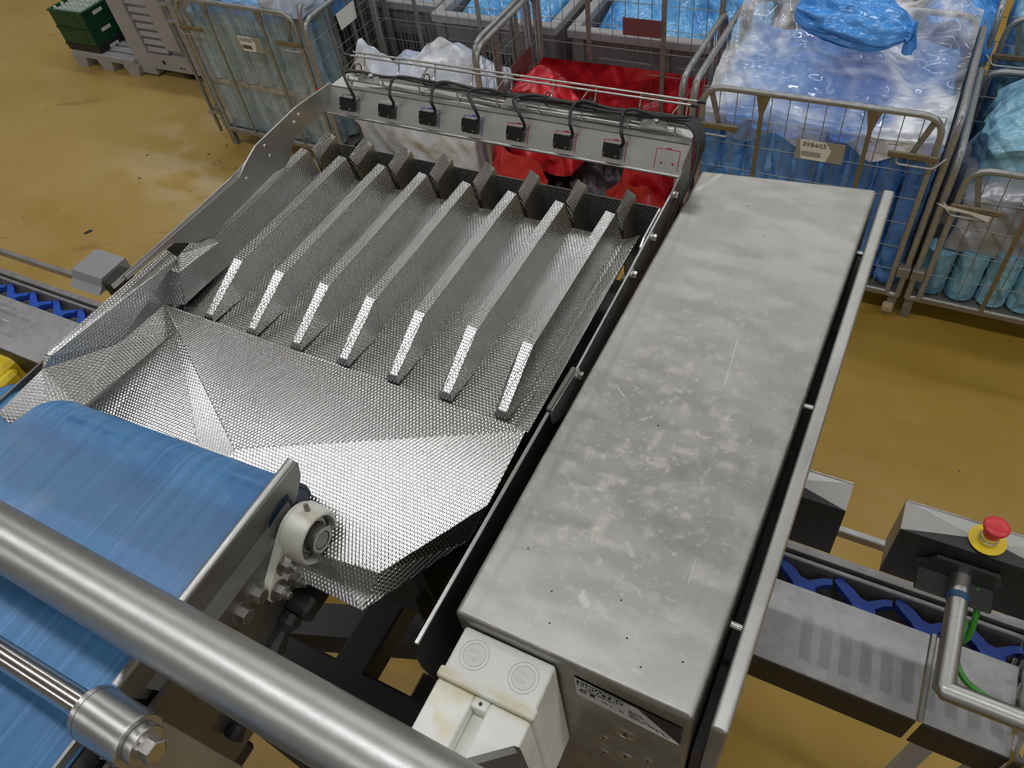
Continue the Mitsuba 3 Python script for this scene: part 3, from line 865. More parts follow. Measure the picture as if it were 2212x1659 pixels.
for x in (-0.75, -0.63, -0.50, -0.44, -0.37, -0.31):
    part(wt, 'cable_tie', tube(circle((x, 0.8375, 2.0645), (1, 0, 0), 0.0085, 14) * A(1, 1, 1), 0.0008, 5, closed=True), 'm_rubber')
for (y, z, x) in ((0.868, 2.0735, -0.240), (0.860, 2.0720, -0.246), (0.860, 2.0720, -0.783)):
    part(wt, 'end_cap', cyl((x - 0.005, y, z), (x + 0.005, y, z), 0.0026, 10), 'm_rubber')

# ------------------------------------------------------------------ feed conveyor with the blue belt
fc = thing('feed_conveyor', 'belt conveyor with a glossy blue belt ending over the hopper tray', 'conveyor')
BZ, RR = 1.992, 0.036
BX0, BX1 = -0.8560, -0.4480
yc = 0.2075
# belt: top run, round the end drum, lower run; slightly skewed drum as on the real machine
prof = [(-1.25, BZ)] + [(y, BZ) for y in np.linspace(-1.0, 0.16, 8)]
prof += [(yc - 0.005 + RR * math.sin(a), BZ - RR + RR * math.cos(a)) for a in np.linspace(0.0, math.pi, 22)]
prof += [(-1.25, BZ - 2 * RR)]
inn = [(y - 0.0 if y < 0.1 else y - 0.003 * (1 if y > yc else 0), z + (-0.003 if z > BZ - RR else 0.003)) for y, z in prof]
skew = lambda x, y: y + (0.018 * (x - BX0) / (BX1 - BX0) - 0.006 if y > 0.1 else 0.0)
rows = []
for x in np.linspace(BX0, BX1, 9):
    rows.append([(x, skew(x, y), z) for y, z in prof] + [(x, skew(x, y), z) for y, z in inn[::-1]])
part(fc, 'belt', loft(rows, True, False), 'm_belt', smooth=50, label='glossy blue belt with fine lengthwise scratches')
cap = [plate([(x, skew(x, y), z) for y, z in prof] + [(x, skew(x, y), z) for y, z in inn[::-1]], A(d, 0, 0)) for x, d in ((BX0, -0.0005), (BX1, 0.0005))]
part(fc, 'belt_edge', cat(*cap), 'm_belt_edge')
part(fc, 'end_roller', cyl((BX0 - 0.004, 0.196, BZ - RR), (BX1 + 0.004, 0.214, BZ - RR), RR - 0.004, 32), 'm_belt_edge', smooth=30)
part(fc, 'slider_bed', cbox((BX0 + 0.01, -1.2, 1.925), (BX1 - 0.01, 0.15, 1.985), 0.003), 'm_dark_steel')
# right-hand side guide: upright strip with a rolled top edge
g0, g1 = 0.012, 0.252
gd = part(fc, 'side_guide', cat(plate([(-0.4475, y, z) for y, z in ((g0 + 0.004, 1.968), (g1 - 0.022, 1.966), (g1 - 0.004, 1.985), (g1 + 0.001, 2.002), (g1 - 0.004, 2.011), (g0, 2.011), (g0 - 0.002, 1.99))], A(0.003, 0, 0))), 'm_guide')
part(gd, 'rolled_edge', cat(tube([(-0.4460, g0, 2.0105), (-0.4460, g1 - 0.003, 2.0105)], 0.0046, 12)), 'm_steel_satin', smooth=40)
part(gd, 'lower_flange', plate([(-0.4445, g0 + 0.01, 1.980), (-0.4445, g1 - 0.03, 1.978), (-0.4365, g1 - 0.036, 1.962), (-0.4365, g0 + 0.016, 1.964)], unit(A(-0.9, 0, -0.45)) * 0.002), 'm_guide')
part(fc, 'side_guide', plate([(-0.4530, y, z) for y, z in ((-1.2, 1.96), (-0.012, 1.96), (-0.004, 1.985), (-0.012, 2.002), (-1.2, 2.002))], A(0.003, 0, 0)), 'm_steel_satin')
part(fc, 'side_guide', plate([(BX0 - 0.004, y, z) for y, z in ((-1.2, 1.95), (0.19, 1.95), (0.19, 1.998), (-1.2, 1.998))], A(-0.003, 0, 0)), 'm_steel_satin')
cp = part(fc, 'carrier_plate', plate([(-0.4335, y, z) for y, z in ((-0.6, 1.968), (0.185, 1.968), (0.205, 1.955), (0.190, 1.905), (0.160, 1.876), (0.05, 1.870), (-0.6, 1.870))], A(-0.005, 0, 0)), 'm_dark_steel')
part(fc, 'lower_beam', cbox((-0.449, -1.2, 1.78), (-0.4385, 0.12, 1.868), 0.003), 'm_dark_steel')
part(fc, 'frame_beam', cbox((-0.86, -1.2, 1.70), (-0.47, 0.04, 1.78), 0.004), 'm_black')
for (y, z) in ((0.138, 1.9440), (0.116, 1.9440)):
    part(fc, 'bolt', bolt((-0.4335, y, z), (1, 0, 0), 0.0145, 0.0085), 'm_bolt_dull')
# white flange bearing at the drum end
be = thing('flange_bearing', 'white plastic flange bearing housing with three nuts at the end of the blue belt', 'bearing')
bc = A(0, 0.2080, 1.9540)
x0b = -0.4330
th = np.linspace(0, 2 * math.pi, 40, endpoint=False)
cir = lambda r: [(bc[1] + r * math.cos(t), bc[2] + r * math.sin(t)) for t in th]
fl = hull([(x, y, z) for x in (x0b, x0b + 0.009) for y, z in cir(0.0285) + [(0.152 + 0.012 * math.cos(t), 1.930 + 0.012 * math.sin(t)) for t in th] + [(0.175 + 0.010 * math.cos(t), 1.916 + 0.010 * math.sin(t)) for t in th]])
neck = loft([[(x0b + 0.006, y, z) for y, z in cir(0.0312)], [(x0b + 0.020, y, z) for y, z in cir(0.0300)], [(x0b + 0.0265, y, z) for y, z in cir(0.0292)], [(x0b + 0.0290, y, z) for y, z in cir(0.0268)],
             [(x0b + 0.0290, y, z) for y, z in cir(0.0245)], [(x0b + 0.012, y, z) for y, z in cir(0.0240)]])
rib = hull([(x0b + d, y, z) for d, y, z in ((0.008, 0.190, 1.925), (0.008, 0.200, 1.982), (0.022, 0.196, 1.940), (0.022, 0.190, 1.965), (0.009, 0.160, 1.936), (0.009, 0.166, 1.946))])
part(be, 'housing', cat(fl, neck, rib), 'm_housing', smooth=42, label='white plastic housing')
bcx = lambda d: A(x0b + d, bc[1], bc[2])
part(be, 'seal_ring', cat(ring(bcx(0.010), ex, 0.0150, 0.0243, 0.010, 36), ring(bcx(0.018), ex, 0.0165, 0.0195, 0.004, 36), ring(bcx(0.018), ex, 0.0215, 0.0238, 0.004, 36)), 'm_bolt_dull', smooth=30)
ir = part(be, 'inner_ring', ring(bcx(0.012), ex, 0.0100, 0.0143, 0.0215, 36), 'm_bolt_dull', smooth=30)
part(ir, 'set_screw', cyl(A(x0b + 0.0285, bc[1] - 0.0138, bc[2] + 0.004), A(x0b + 0.0285, bc[1] - 0.0150, bc[2] + 0.0044), 0.0024, 14), 'm_black')
part(be, 'shaft', cyl(bcx(0.0), bcx(0.0330), 0.0098, 30, ch=0.001), 'm_dark_steel', smooth=30)
gz = A(x0b + 0.0165, bc[1] + 0.012, bc[2] + 0.0275)
part(be, 'grease_nipple', cat(cyl(gz, gz + A(0, 0.001, 0.007), 0.0030, 14, r1=0.0022), cyl(gz + A(0, 0.001, 0.007), gz + A(0, 0.0012, 0.0095), 0.0026, 14, r1=0.0016)), 'm_bolt_dull', smooth=40)
for (y, z) in ((0.1735, 1.9470), (0.1530, 1.9290), (0.1735, 1.9160)):
    part(be, 'nut', bolt((x0b + 0.009, y, z), ex, 0.0135, 0.0075, True, 0.0065), 'm_bolt_dull')
part(fc, 'take_up_block', cat(cbox((-0.4330, 0.150, 1.868), (-0.405, 0.215, 1.893), 0.004), tube(spline([(-0.425, 0.152, 1.878), (-0.43, 0.115, 1.862), (-0.427, 0.08, 1.848), (-0.43, 0.03, 1.83)], 14), [0.010 + 0.003 * math.sin(i * 2.1) for i in range(13)], 10)), 'm_black')

# ------------------------------------------------------------------ hand rail, pivot rod
tb = thing('guard_tube', 'thick satin stainless tube crossing above the blue belt in the foreground', 'rail')
ta = lambda x: A(x, 0.053 - 0.022 * (x + 0.3), 2.093 + 0.035 * (x + 0.3))
part(tb, 'tube', cyl(ta(-1.3), ta(0.02), 0.02415, 48), 'm_tube', smooth=30)
part(tb, 'bracket', plate([(-0.158, 0.080, 2.030), (-0.131, 0.1085, 2.012), (-0.126, 0.1090, 2.006), (-0.118, 0.1030, 1.975), (-0.112, 0.095, 1.93), (-0.152, 0.068, 1.93)], unit(np.cross(A(0.027, 0.0285, -0.018), A(0.014, -0.006, -0.07))) * -0.006), 'm_dark_steel', label='dark sheet bracket below the tube')
pr = thing('pivot_rod', 'thinner polished round rod with a welded bush in the near left corner', 'rod')
RYZ = (-0.0100, 2.070)
ra = lambda x, y=RYZ[0]: A(x, y, 2.070 + 0.10 * (x + 0.40))
part(pr, 'rod', cyl(ra(-1.2), ra(-0.385), 0.0098, 32), 'm_rod', smooth=30)
bs = part(pr, 'bush', cyl(ra(-0.4040), ra(-0.3520), 0.0196, 40, ch=0.0012), 'm_steel', smooth=30)
part(bs, 'seam_ring', ring(ra(-0.3980), (1, 0, 0.1), 0.0190, 0.01985, 0.0006, 40), 'm_dark_steel')
part(pr, 'washer', cyl(ra(-0.3520), ra(-0.3440), 0.0146, 36, ch=0.0008), 'm_steel', smooth=30)
part(pr, 'bolt', cat(cyl(ra(-0.3440), ra(-0.3425), 0.0100, 24), hexprism(ra(-0.3425), (1, 0, 0.1), 0.0155, 0.0080)), 'm_bolt')
part(pr, 'mounting_plate', plate([(-0.3960, -0.0275, 2.072), (-0.3960, -0.030, 2.04), (-0.3960, -0.06, 1.90), (-0.3960, 0.012, 1.90), (-0.3960, 0.007, 2.055)], A(0.034, 0, 0.0034)), 'm_steel_satin')
wb = [A(-0.394 + 0.036 * t, -0.0268 - 0.0015 * math.sin(17 * t), 2.0605 + 0.004 * t + 0.0012 * math.sin(23 * t)) for t in np.linspace(0, 1, 26)]
part(pr, 'weld_bead', tube(wb, [0.0026 + 0.0009 * math.sin(i * 1.9) for i in range(26)], 8), 'm_bolt', smooth=True)

# ------------------------------------------------------------------ operator's walkway the picture is taken from
wk = thing('walkway_platform', 'dark steel walkway behind the belt conveyor, on square legs', 'platform')
part(wk, 'deck', cbox((-2.6, -1.75, 1.00), (1.6, -0.20, 1.04), 0.004), 'm_dark_steel')
for x in (-2.5, -0.5, 1.5):
    for y in (-1.65, -0.30):
        part(wk, 'leg', cbox((x - 0.03, y - 0.03, 0.0), (x + 0.03, y + 0.03, 1.0), 0.003), 'm_dark_steel')
    part(wk, 'post', cyl((x, -1.70, 1.04), (x, -1.70, 2.14), 0.021, 20), 'm_tube', smooth=30)
part(wk, 'hand_rail', cyl((-2.6, -1.70, 2.14), (1.6, -1.70, 2.14), 0.021, 20), 'm_tube', smooth=30)

# ------------------------------------------------------------------ dark machine stand under the trays
st = thing('machine_stand', 'black painted steel stand under the trays and the machine cover', 'machine frame')
part(st, 'cross_beam', cbox((-0.95, 0.125, 1.42), (-0.20, 0.200, 1.50), 0.004), 'm_black')
part(st, 'long_beam', cbox((-0.545, 0.19, 1.44), (-0.490, 1.0, 1.50), 0.004), 'm_black')
part(st, 'long_beam', cbox((-0.99, 0.10, 1.42), (-0.93, 1.0, 1.50), 0.004), 'm_black')
part(st, 'long_beam', cbox((-0.245, 0.19, 1.40), (-0.02, 0.86, 1.63), 0.004), 'm_black')
part(st, 'cross_beam', cbox((-0.95, 0.98, 1.42), (-0.02, 1.04, 1.50), 0.004), 'm_black')
dv = unit(A(0.28, 0.10, 0.0))
nv = A(-dv[1], dv[0], 0)
part(st, 'brace', hull([A(-0.80, 0.235, 1.30) + dv * a + nv * b + A(0, 0, c) for a in (0, 0.36) for b in (-0.03, 0.03) for c in (-0.04, 0.04)]), 'm_black')
for (x, y) in ((-0.975, 0.13), (-0.975, 1.01), (-0.04, 1.01)):
    part(st, 'leg', cbox((x - 0.025, y - 0.025, 0.0), (x + 0.025, y + 0.025, 1.45), 0.003), 'm_black')
part(st, 'tray_support', cbox((-0.80, 0.46, 1.50), (-0.30, 0.50, 1.80), 0.004), 'm_black')
part(st, 'tray_support', cbox((-0.80, 0.47, 1.80), (-0.262, 0.73, 1.880), 0.004), 'm_black')
du = thing('cable_duct', 'grey sheet metal duct below the splash plate, seen through the dark stand', 'duct')
part(du, 'channel', hull([(-0.455, 0.05, 1.38), (-0.395, 0.05, 1.38), (-0.455, 0.262, 1.38), (-0.395, 0.262, 1.38), (-0.445, 0.05, 1.40), (-0.410, 0.05, 1.40), (-0.445, 0.252, 1.40), (-0.410, 0.252, 1.40)]), 'm_grey_plastic')
part(du, 'end_cap', cbox((-0.448, 0.262, 1.355), (-0.400, 0.285, 1.402), 0.006), 'm_zinc_dull')
single('power_cable', tube(spline([(-0.218, 0.160, 1.850), (-0.245, 0.162, 1.835), (-0.275, 0.165, 1.790), (-0.30, 0.18, 1.65), (-0.31, 0.19, 1.50)], 40), 0.0032, 8), 'm_rubber', 'black cable entering the white switch box from the left', 'cable', smooth=True)

# ------------------------------------------------------------------ flight conveyor running under the machine
cv = thing('flight_conveyor', 'long conveyor with blue forked flights and a sheet steel chute, passing under the machine', 'conveyor')
CZ = 1.2
for xa, xb in ((-3.3, 0.2815), (0.2905, 0.4200)):
    k = part(cv, 'chute_plate', cbox((xa, 0.5790, CZ - 0.004), (xb, 0.7385, CZ), 0.0015), 'm_chute', label='patchy sheet steel chute plate')
    part(k, 'skirt', cbox((xa, 0.5755, CZ - 0.095), (xb, 0.5790, CZ - 0.002), 0.001), 'm_black')
part(cv, 'seam_strip', cbox((0.2820, 0.5785, CZ - 0.003), (0.2900, 0.7410, CZ + 0.003), 0.001), 'm_steel')
part(cv, 'bed', cbox((-3.3, 0.700, CZ - 0.075), (0.60, 0.789, CZ - 0.070), 0.001), 'm_zinc_dull')
part(cv, 'inner_rail', cbox((-3.3, 0.7900, CZ - 0.075), (0.60, 0.7990, CZ + 0.002), 0.002), 'm_zinc')
part(cv, 'rail_gap', cbox((-3.3, 0.799, CZ - 0.075), (0.60, 0.808, CZ - 0.02), 0.002), 'm_black')
part(cv, 'outer_rail', cat(cbox((-3.3, 0.807, CZ - 0.05), (0.60, 0.811, CZ + 0.004), 0.001), cbox((-3.3, 0.807, CZ), (0.60, 0.824, CZ + 0.004), 0.001)), 'm_zinc')
part(cv, 'guard_bar', cbox((-3.3, 0.940, 1.085), (0.60, 0.955, 1.110), 0.002), 'm_zinc')
for x in (-2.9, -0.9, 0.44):
    part(cv, 'leg', cat(cbox((x - 0.02, 0.60, 0.0), (x + 0.02, 0.64, CZ - 0.09), 0.002), cbox((x - 0.02, 0.79, 0.0), (x + 0.02, 0.82, CZ - 0.05), 0.002), cbox((x - 0.018, 0.60, CZ - 0.14), (x + 0.018, 0.955, CZ - 0.095), 0.002)), 'm_grey_plastic')
part(cv, 'foot_brace', hull([A(0.40, 0.615, 0.62) + A(a, b, c) for a, b, c in ((0, 0, 0), (0.02, 0, 0), (0, 0.02, 0), (0.02, 0.02, 0))] + [A(0.54, 0.615, 1.08) + A(a, b, c) for a, b, c in ((0, 0, 0), (0.02, 0, 0), (0, 0.02, 0), (0.02, 0.02, 0))]), 'm_black')
ypts = [(-0.008, -0.040), (0.026, -0.040), (0.026, -0.018), (0.020, 0.004), (0.034, 0.018), (0.047, 0.024), (0.045, 0.037), (0.030, 0.033), (0.006, 0.015), (-0.008, 0.018), (-0.022, 0.032), (-0.046, 0.047), (-0.055, 0.043), (-0.056, 0.034), (-0.042, 0.020), (-0.024, 0.004), (-0.012, -0.012)]
for kx in list(range(-26, -17)) + list(range(-1, 5)):
    x = 0.061 + 0.1060 * kx
    key = part(cv, 'flight', plate([(x + a, 0.7480 + b * (0.88 if b > 0 else 1), CZ - 0.028) for a, b in ypts], A(0, 0, 0.020)), 'm_blue_plastic', label='bright blue plastic forked flight')
    part(key, 'pin', cyl((x + 0.03, 0.745, CZ - 0.07), (x + 0.03, 0.745, CZ - 0.028), 0.006, 12), 'm_zinc')
hd = thing('drive_cover', 'grey folded sheet metal cover on the far rail of the conveyor, left of the machine', 'cover')
part(hd, 'shell', cat(plate([(-2.125, 0.850, 1.19), (-2.125, 0.872, 1.205), (-2.125, 0.885, 1.228), (-2.125, 0.985, 1.228), (-2.125, 0.985, 1.19)], A(0.130, 0, 0))), 'm_grey_paint')
part(hd, 'mount', cbox((-1.995, 0.88, 1.13), (-1.955, 0.96, 1.22), 0.004), 'm_black')
cb = thing('clear_bottle', 'clear plastic bottle lying on the chute plate at the left edge', 'bottle')
bp = [(0.0, 0.012), (0.010, 0.020), (0.014, 0.030), (0.022, 0.034), (0.034, 0.0355), (0.09, 0.0355), (0.10, 0.033), (0.11, 0.0355), (0.17, 0.034), (0.21, 0.016), (0.232, 0.012), (0.236, 0.012)]
part(cb, 'body', loft([circle(A(-2.105 - d, 0.655, CZ + 0.0365), (1, 0, 0), rr, 32) for d, rr in bp], True, True), 'm_pet', smooth=40)
part(cb, 'base_ring', loft([circle(A(-2.103, 0.655, CZ + 0.0365), (1, 0, 0), rr, 32) for rr in (0.028, 0.020)], True, False), 'm_pet', smooth=40)
ym = thing('yellow_motor', 'yellow motor housing with a black opening at the left edge', 'motor')
part(ym, 'housing', cat(cbox((-2.33, 0.505, 1.085), (-2.075, 0.590, 1.165), 0.012), cbox((-2.15, 0.49, 1.07), (-2.05, 0.56, 1.15), 0.01)), 'm_yellow')
part(ym, 'opening', cyl((-2.130, 0.4905, 1.105), (-2.130, 0.484, 1.105), 0.034, 24), 'm_black')
part(ym, 'bracket', cbox((-2.10, 0.46, 0.98), (-1.90, 0.565, 0.985), 0.001), 'm_zinc_dull')
part(ym, 'wire_handle', tube(arc_path([(-2.02, 0.455, 1.06), (-2.02, 0.40, 1.06), (-2.02, 0.40, 1.00), (-1.98, 0.40, 1.00)], 0.015), 0.004, 8), 'm_steel', smooth=True)

# ------------------------------------------------------------------ operator panels on the far side of the conveyor


def panel(name, label, xa, xb):
    k = thing(name, label, 'control panel')
    xm, w = 0.5 * (xa + xb), xb - xa
    yb = 0.807
    b0, b1 = A(xa, yb, 1.4730), A(xb, yb, 1.4730)
    f0, f1 = A(xa + 0.001, 0.754, 1.468), A(xb - 0.001, 0.754, 1.468)
    m0, m1 = A(xm - 0.012, 0.777, 1.4740), A(xm + 0.012, 0.777, 1.4740)
    l0, l1 = A(xa, 0.742, 1.345), A(xb, 0.742, 1.345)
    q0, q1 = A(xa, yb, 1.345), A(xb, yb, 1.345)
    v = np.array([b0, b1, f0, f1, m0, m1, l0, l1, q0, q1])
    part(k, 'case', (v, np.array([[0, 4, 5], [0, 5, 1], [0, 2, 4], [1, 5, 3], [0, 8, 6], [0, 6, 2], [1, 3, 7], [1, 7, 9], [0, 1, 9], [0, 9, 8], [6, 8, 9], [6, 9, 7]])), 'm_steel_satin')
    dn = A(0, -0.0006, 0.0002)
    part(k, 'back_panel', (v + dn, np.array([[2, 6, 7], [2, 7, 3], [2, 3, 5], [2, 5, 4]])), 'm_black', label='matt black back of the panel')
    part(k, 'top_edge', cbox((xa, yb - 0.002, 1.472), (xb, yb + 0.001, 1.475), 0.0008), 'm_bolt')
    return k


p1 = panel('control_panel', 'smaller part of a steel and black panel box, half hidden behind the side rail', -0.14, 0.080)
p2 = panel('control_panel', 'steel and black panel box carrying the red emergency stop button', 0.160, 0.398)
mpl = part(p2, 'mounting_bracket', cat(plate([(0.222, 0.7445, 1.446), (0.310, 0.7450, 1.446), (0.318, 0.7445, 1.428), (0.312, 0.742, 1.395), (0.205, 0.742, 1.395), (0.200, 0.744, 1.420), (0.213, 0.744, 1.428)], A(0, -0.006, 0)), cbox((0.205, 0.700, 1.398), (0.315, 0.740, 1.405), 0.002)), 'm_black_satin')
arm_t = part(p2, 'support_tube', tube(arc_path([(0.2655, 0.742, 1.413), (0.2655, 0.549, 1.413), (0.62, 0.549, 1.413)], 0.0005, 2), 0.0150, 20), 'm_tube', smooth=60)
part(p2, 'cable_strap', ring((0.2655, 0.706, 1.413), (0, -1, 0), 0.0148, 0.0168, 0.010, 24), 'm_blue_dark', label='dark blue strap')
part(p2, 'cable_strap', ring((0.425, 0.549, 1.413), (1, 0, 0), 0.0148, 0.0168, 0.012, 24), 'm_blue_dark', label='dark blue strap')
es = thing('emergency_stop', 'red mushroom emergency stop button on a yellow disc', 'push button')
ec = A(0.2790, 0.7790, 1.4740)
part(es, 'yellow_disc', cyl(ec, ec + A(0, 0, 0.0015), 0.0265, 36), 'm_yellow')
part(es, 'collar', cat(cyl(ec + A(0, 0, 0.0015), ec + A(0, 0, 0.010), 0.0140, 28, ch=0.001), cyl(ec + A(0, 0, 0.010), ec + A(0, 0, 0.020), 0.0125, 28, ch=0.001)), 'm_bolt', smooth=30)
part(es, 'button', loft([circle(ec + A(0, 0, d), (0, 0, 1), rr, 32) for d, rr in ((0.0195, 0.0110), (0.020, 0.0128), (0.036, 0.0138), (0.0375, 0.0178), (0.0405, 0.0184), (0.0430, 0.0170), (0.0445, 0.0120), (0.0449, 0.0060))], True, True), 'm_red_button', smooth=45)
gc = [(0.292, 0.735, 1.402), (0.300, 0.705, 1.385), (0.303, 0.680, 1.345), (0.292, 0.676, 1.325), (0.281, 0.680, 1.345), (0.287, 0.685, 1.380), (0.283, 0.655, 1.390), (0.281, 0.620, 1.385), (0.300, 0.590, 1.380), (0.340, 0.572, 1.385), (0.385, 0.562, 1.393), (0.415, 0.545, 1.393), (0.428, 0.520, 1.385), (0.425, 0.48, 1.35), (0.412, 0.44, 1.30), (0.40, 0.41, 1.22)]
single('green_cable', tube(spline(gc, 120), 0.0048, 10), 'm_green_cable', 'bright green cable looping below the panel box and along its support tube', 'cable', smooth=True)
pg = thing('perforated_guard', 'upright perforated steel guard at the right edge beside the conveyor', 'guard')
cols = []
for r_ in range(9):
    for c_ in range(5):
        y0_, z0_ = 0.565 + 0.044 * c_ + (0.022 if r_ % 2 else 0), 1.075 + 0.040 * r_
        cols.append([(0.423, y0_ + a, z0_ + b) for a, b in ((0.004, 0.0), (0.020, -0.017), (0.036, 0.0), (0.036, 0.005), (0.020, 0.022), (0.004, 0.005))])
part(pg, 'mesh_plate', plate([(0.423, 0.555, 1.04), (0.423, 0.815, 1.04), (0.423, 0.815, 1.44), (0.423, 0.555, 1.44)], A(0.0025, 0, 0), holes=[h for h in cols if all(0.56 < y < 0.81 and 1.05 < z < 1.43 for _, y, z in h)]), 'm_steel')

# ------------------------------------------------------------------ roll cages
def wiremesh(o, u, w, lu, lw, du, dw, rr=0.0017):
    """grid of wires in the plane o + a u + b w"""
    o, u, w = np.asarray(o, float), np.asarray(u, float), np.asarray(w, float)
    segs = []
    for a in np.linspace(0, lu, max(2, int(round(lu / du)) + 1)):
        segs.append([o + u * a, o + u * a + w * lw])
    for b in np.linspace(0, lw, max(2, int(round(lw / dw)) + 1)):
        segs.append([o + w * b + np.cross(u, w) * rr, o + w * b + u * lu + np.cross(u, w) * rr])
    return wires(segs, rr)


def cage(label, xa, xb, yf, yb, zg, zs, gate=True, zb=None, skew=0.0, bar='m_lever', back=True):
    k = thing('roll_cage', label, 'cage trolley')
    zb = zb or zs
    sk = lambda x: skew * (x - xa)
    fy = lambda x: yf + sk(x)
    R = 0.0135
    mz = 'm_zinc'
    zbase = 0.118
    part(k, 'base_frame', cat(tube([(xa, fy(xa), zbase), (xb, fy(xb), zbase), (xb, yb, zbase), (xa, yb, zbase)], 0.014, 8, closed=True)), mz, smooth=50)
    part(k, 'base_sheet', hull([(x, y, z) for x in (xa, xb) for y in ((fy(x) + 0.01), yb) for z in (zbase - 0.006, zbase - 0.002)]), 'm_zinc_dull')
    for x, sx in ((xa, 1), (xb, -1)):
        part(k, 'leg', hull([(x + sx * a - sx * 0.004, fy(x) + b, z) for a in (0, 0.036) for b in (0.0, 0.03) for z in (0.0, zbase)]), 'm_zinc_dull')
        w = part(k, 'castor', cat(cyl((x + sx * 0.01, yb - 0.03, 0.05), (x + sx * 0.04, yb - 0.03, 0.05), 0.05, 24)), 'm_black', smooth=30)
        part(w, 'fork', cbox((x + sx * 0.025 - 0.022, yb - 0.05, 0.04), (x + sx * 0.025 + 0.022, yb - 0.015, zbase), 0.003), 'm_zinc_dull')
    for x in (xa, xb):
        p = arc_path([(x, fy(x), zbase), (x, fy(x), zs), (x, yb, zs), (x, yb, zbase)], 0.085, 7)
        sf = part(k, 'side_frame', tube(p, R, 10), mz, smooth=50)
        part(sf, 'wire_mesh', wiremesh((x, fy(x), zbase), (0, 1, 0), (0, 0, 1), yb - fy(x), zs - zbase, 0.075, 0.12), 'm_zinc_dull')
        for t in (0.33, 0.67):
            yy = fy(x) + (yb - fy(x)) * t
            part(sf, 'flat_bar', cbox((x - 0.004, yy - 0.012, zbase), (x + 0.004, yy + 0.012, zs - 0.005), 0.001), 'm_zinc_dull')
    if back:
        p = arc_path([(xa + 0.02, yb, zbase), (xa + 0.02, yb, zb), (xb - 0.02, yb, zb), (xb - 0.02, yb, zbase)], 0.085, 7)
        bf = part(k, 'back_frame', tube(p, R, 10), mz, smooth=50)
        part(bf, 'wire_mesh', wiremesh((xa + 0.02, yb, zbase), (1, 0, 0), (0, 0, 1), xb - xa - 0.04, zb - zbase, 0.067, 0.12), 'm_zinc_dull')
        for t in (0.3, 0.7):
            xx = xa + (xb - xa) * t
            part(bf, 'flat_bar', cbox((xx - 0.012, yb - 0.004, zbase), (xx + 0.012, yb + 0.004, zb), 0.001), 'm_zinc_dull')
    if gate:
        o = -0.012
        x0_, x1_ = xa + 0.045, xb - 0.045
        p = arc_path([(x0_, fy(x0_) + o, zbase + 0.02), (x0_, fy(x0_) + o, zg), (x1_, fy(x1_) + o, zg), (x1_, fy(x1_) + o, zbase + 0.02)], 0.085, 7)
        gf = part(k, 'front_gate', tube(p, R * 0.92, 10), mz, smooth=50, label='drop-down front gate')
        part(gf, 'wire_mesh', wiremesh((x0_, fy(x0_) + o, zbase + 0.03), unit(A(1, skew, 0)), (0, 0, 1), x1_ - x0_, zg - zbase - 0.03, 0.067, 0.118), 'm_zinc_dull')
        part(gf, 'bottom_rail', tube([(x0_, fy(x0_) + o, zbase + 0.022), (x1_, fy(x1_) + o, zbase + 0.022)], 0.010, 8), mz, smooth=50)
        for t in (0.27, 0.73):
            xx = x0_ + (x1_ - x0_) * t
            part(gf, 'flat_bar', cat(cbox((xx - 0.0085, fy(xx) + o - 0.012, zbase + 0.02), (xx + 0.0085, fy(xx) + o - 0.004, zg - 0.01), 0.001),
                                     hull([(xx + a, fy(xx) + o - d_, z) for d_ in (0.004, 0.012) for a, z in ((-0.026, zg - 0.008), (0.026, zg - 0.008), (-0.008, zg - 0.085), (0.008, zg - 0.085))])), bar)
        for x, sx in ((x0_, 1), (x1_, -1)):
            part(gf, 'gusset', hull([(x + sx * 0.030 + a, fy(x) + o + d_, zg - 0.012) for a in (-0.012, 0.012) for d_ in (-0.003, 0.003)] + [(x + sx * 0.075 + a, fy(x) + o + d_, zg - 0.165) for a in (-0.010, 0.010) for d_ in (-0.003, 0.003)]), 'm_zinc_dull')
            y_ = fy(x) + o - 0.018
            la = part(gf, 'latch', rbox((min(x - sx * 0.020, x + sx * 0.155), y_ - 0.007, zg - 0.172), (max(x - sx * 0.020, x + sx * 0.155), y_ + 0.007, zg - 0.146), 0.006, 1), 'm_lever', smooth=40, label='worn brown latch lever')
            part(la, 'latch_loop', tube(arc_path([(x + sx * 0.12, y_, zg - 0.17), (x + sx * 0.12, y_ - 0.006, zg - 0.195), (x - sx * 0.01, y_ - 0.006, zg - 0.195), (x - sx * 0.045, y_ + 0.02, zg - 0.16)], 0.015, 4), 0.0045, 6), mz, smooth=50)
            part(k, 'corner_bracket', cbox((min(x - sx * 0.062, x - sx * 0.012), fy(x) - 0.026, 0.235), (max(x - sx * 0.062, x - sx * 0.012), fy(x) + 0.018, 0.285), 0.003), 'm_zinc_dull')
    return k


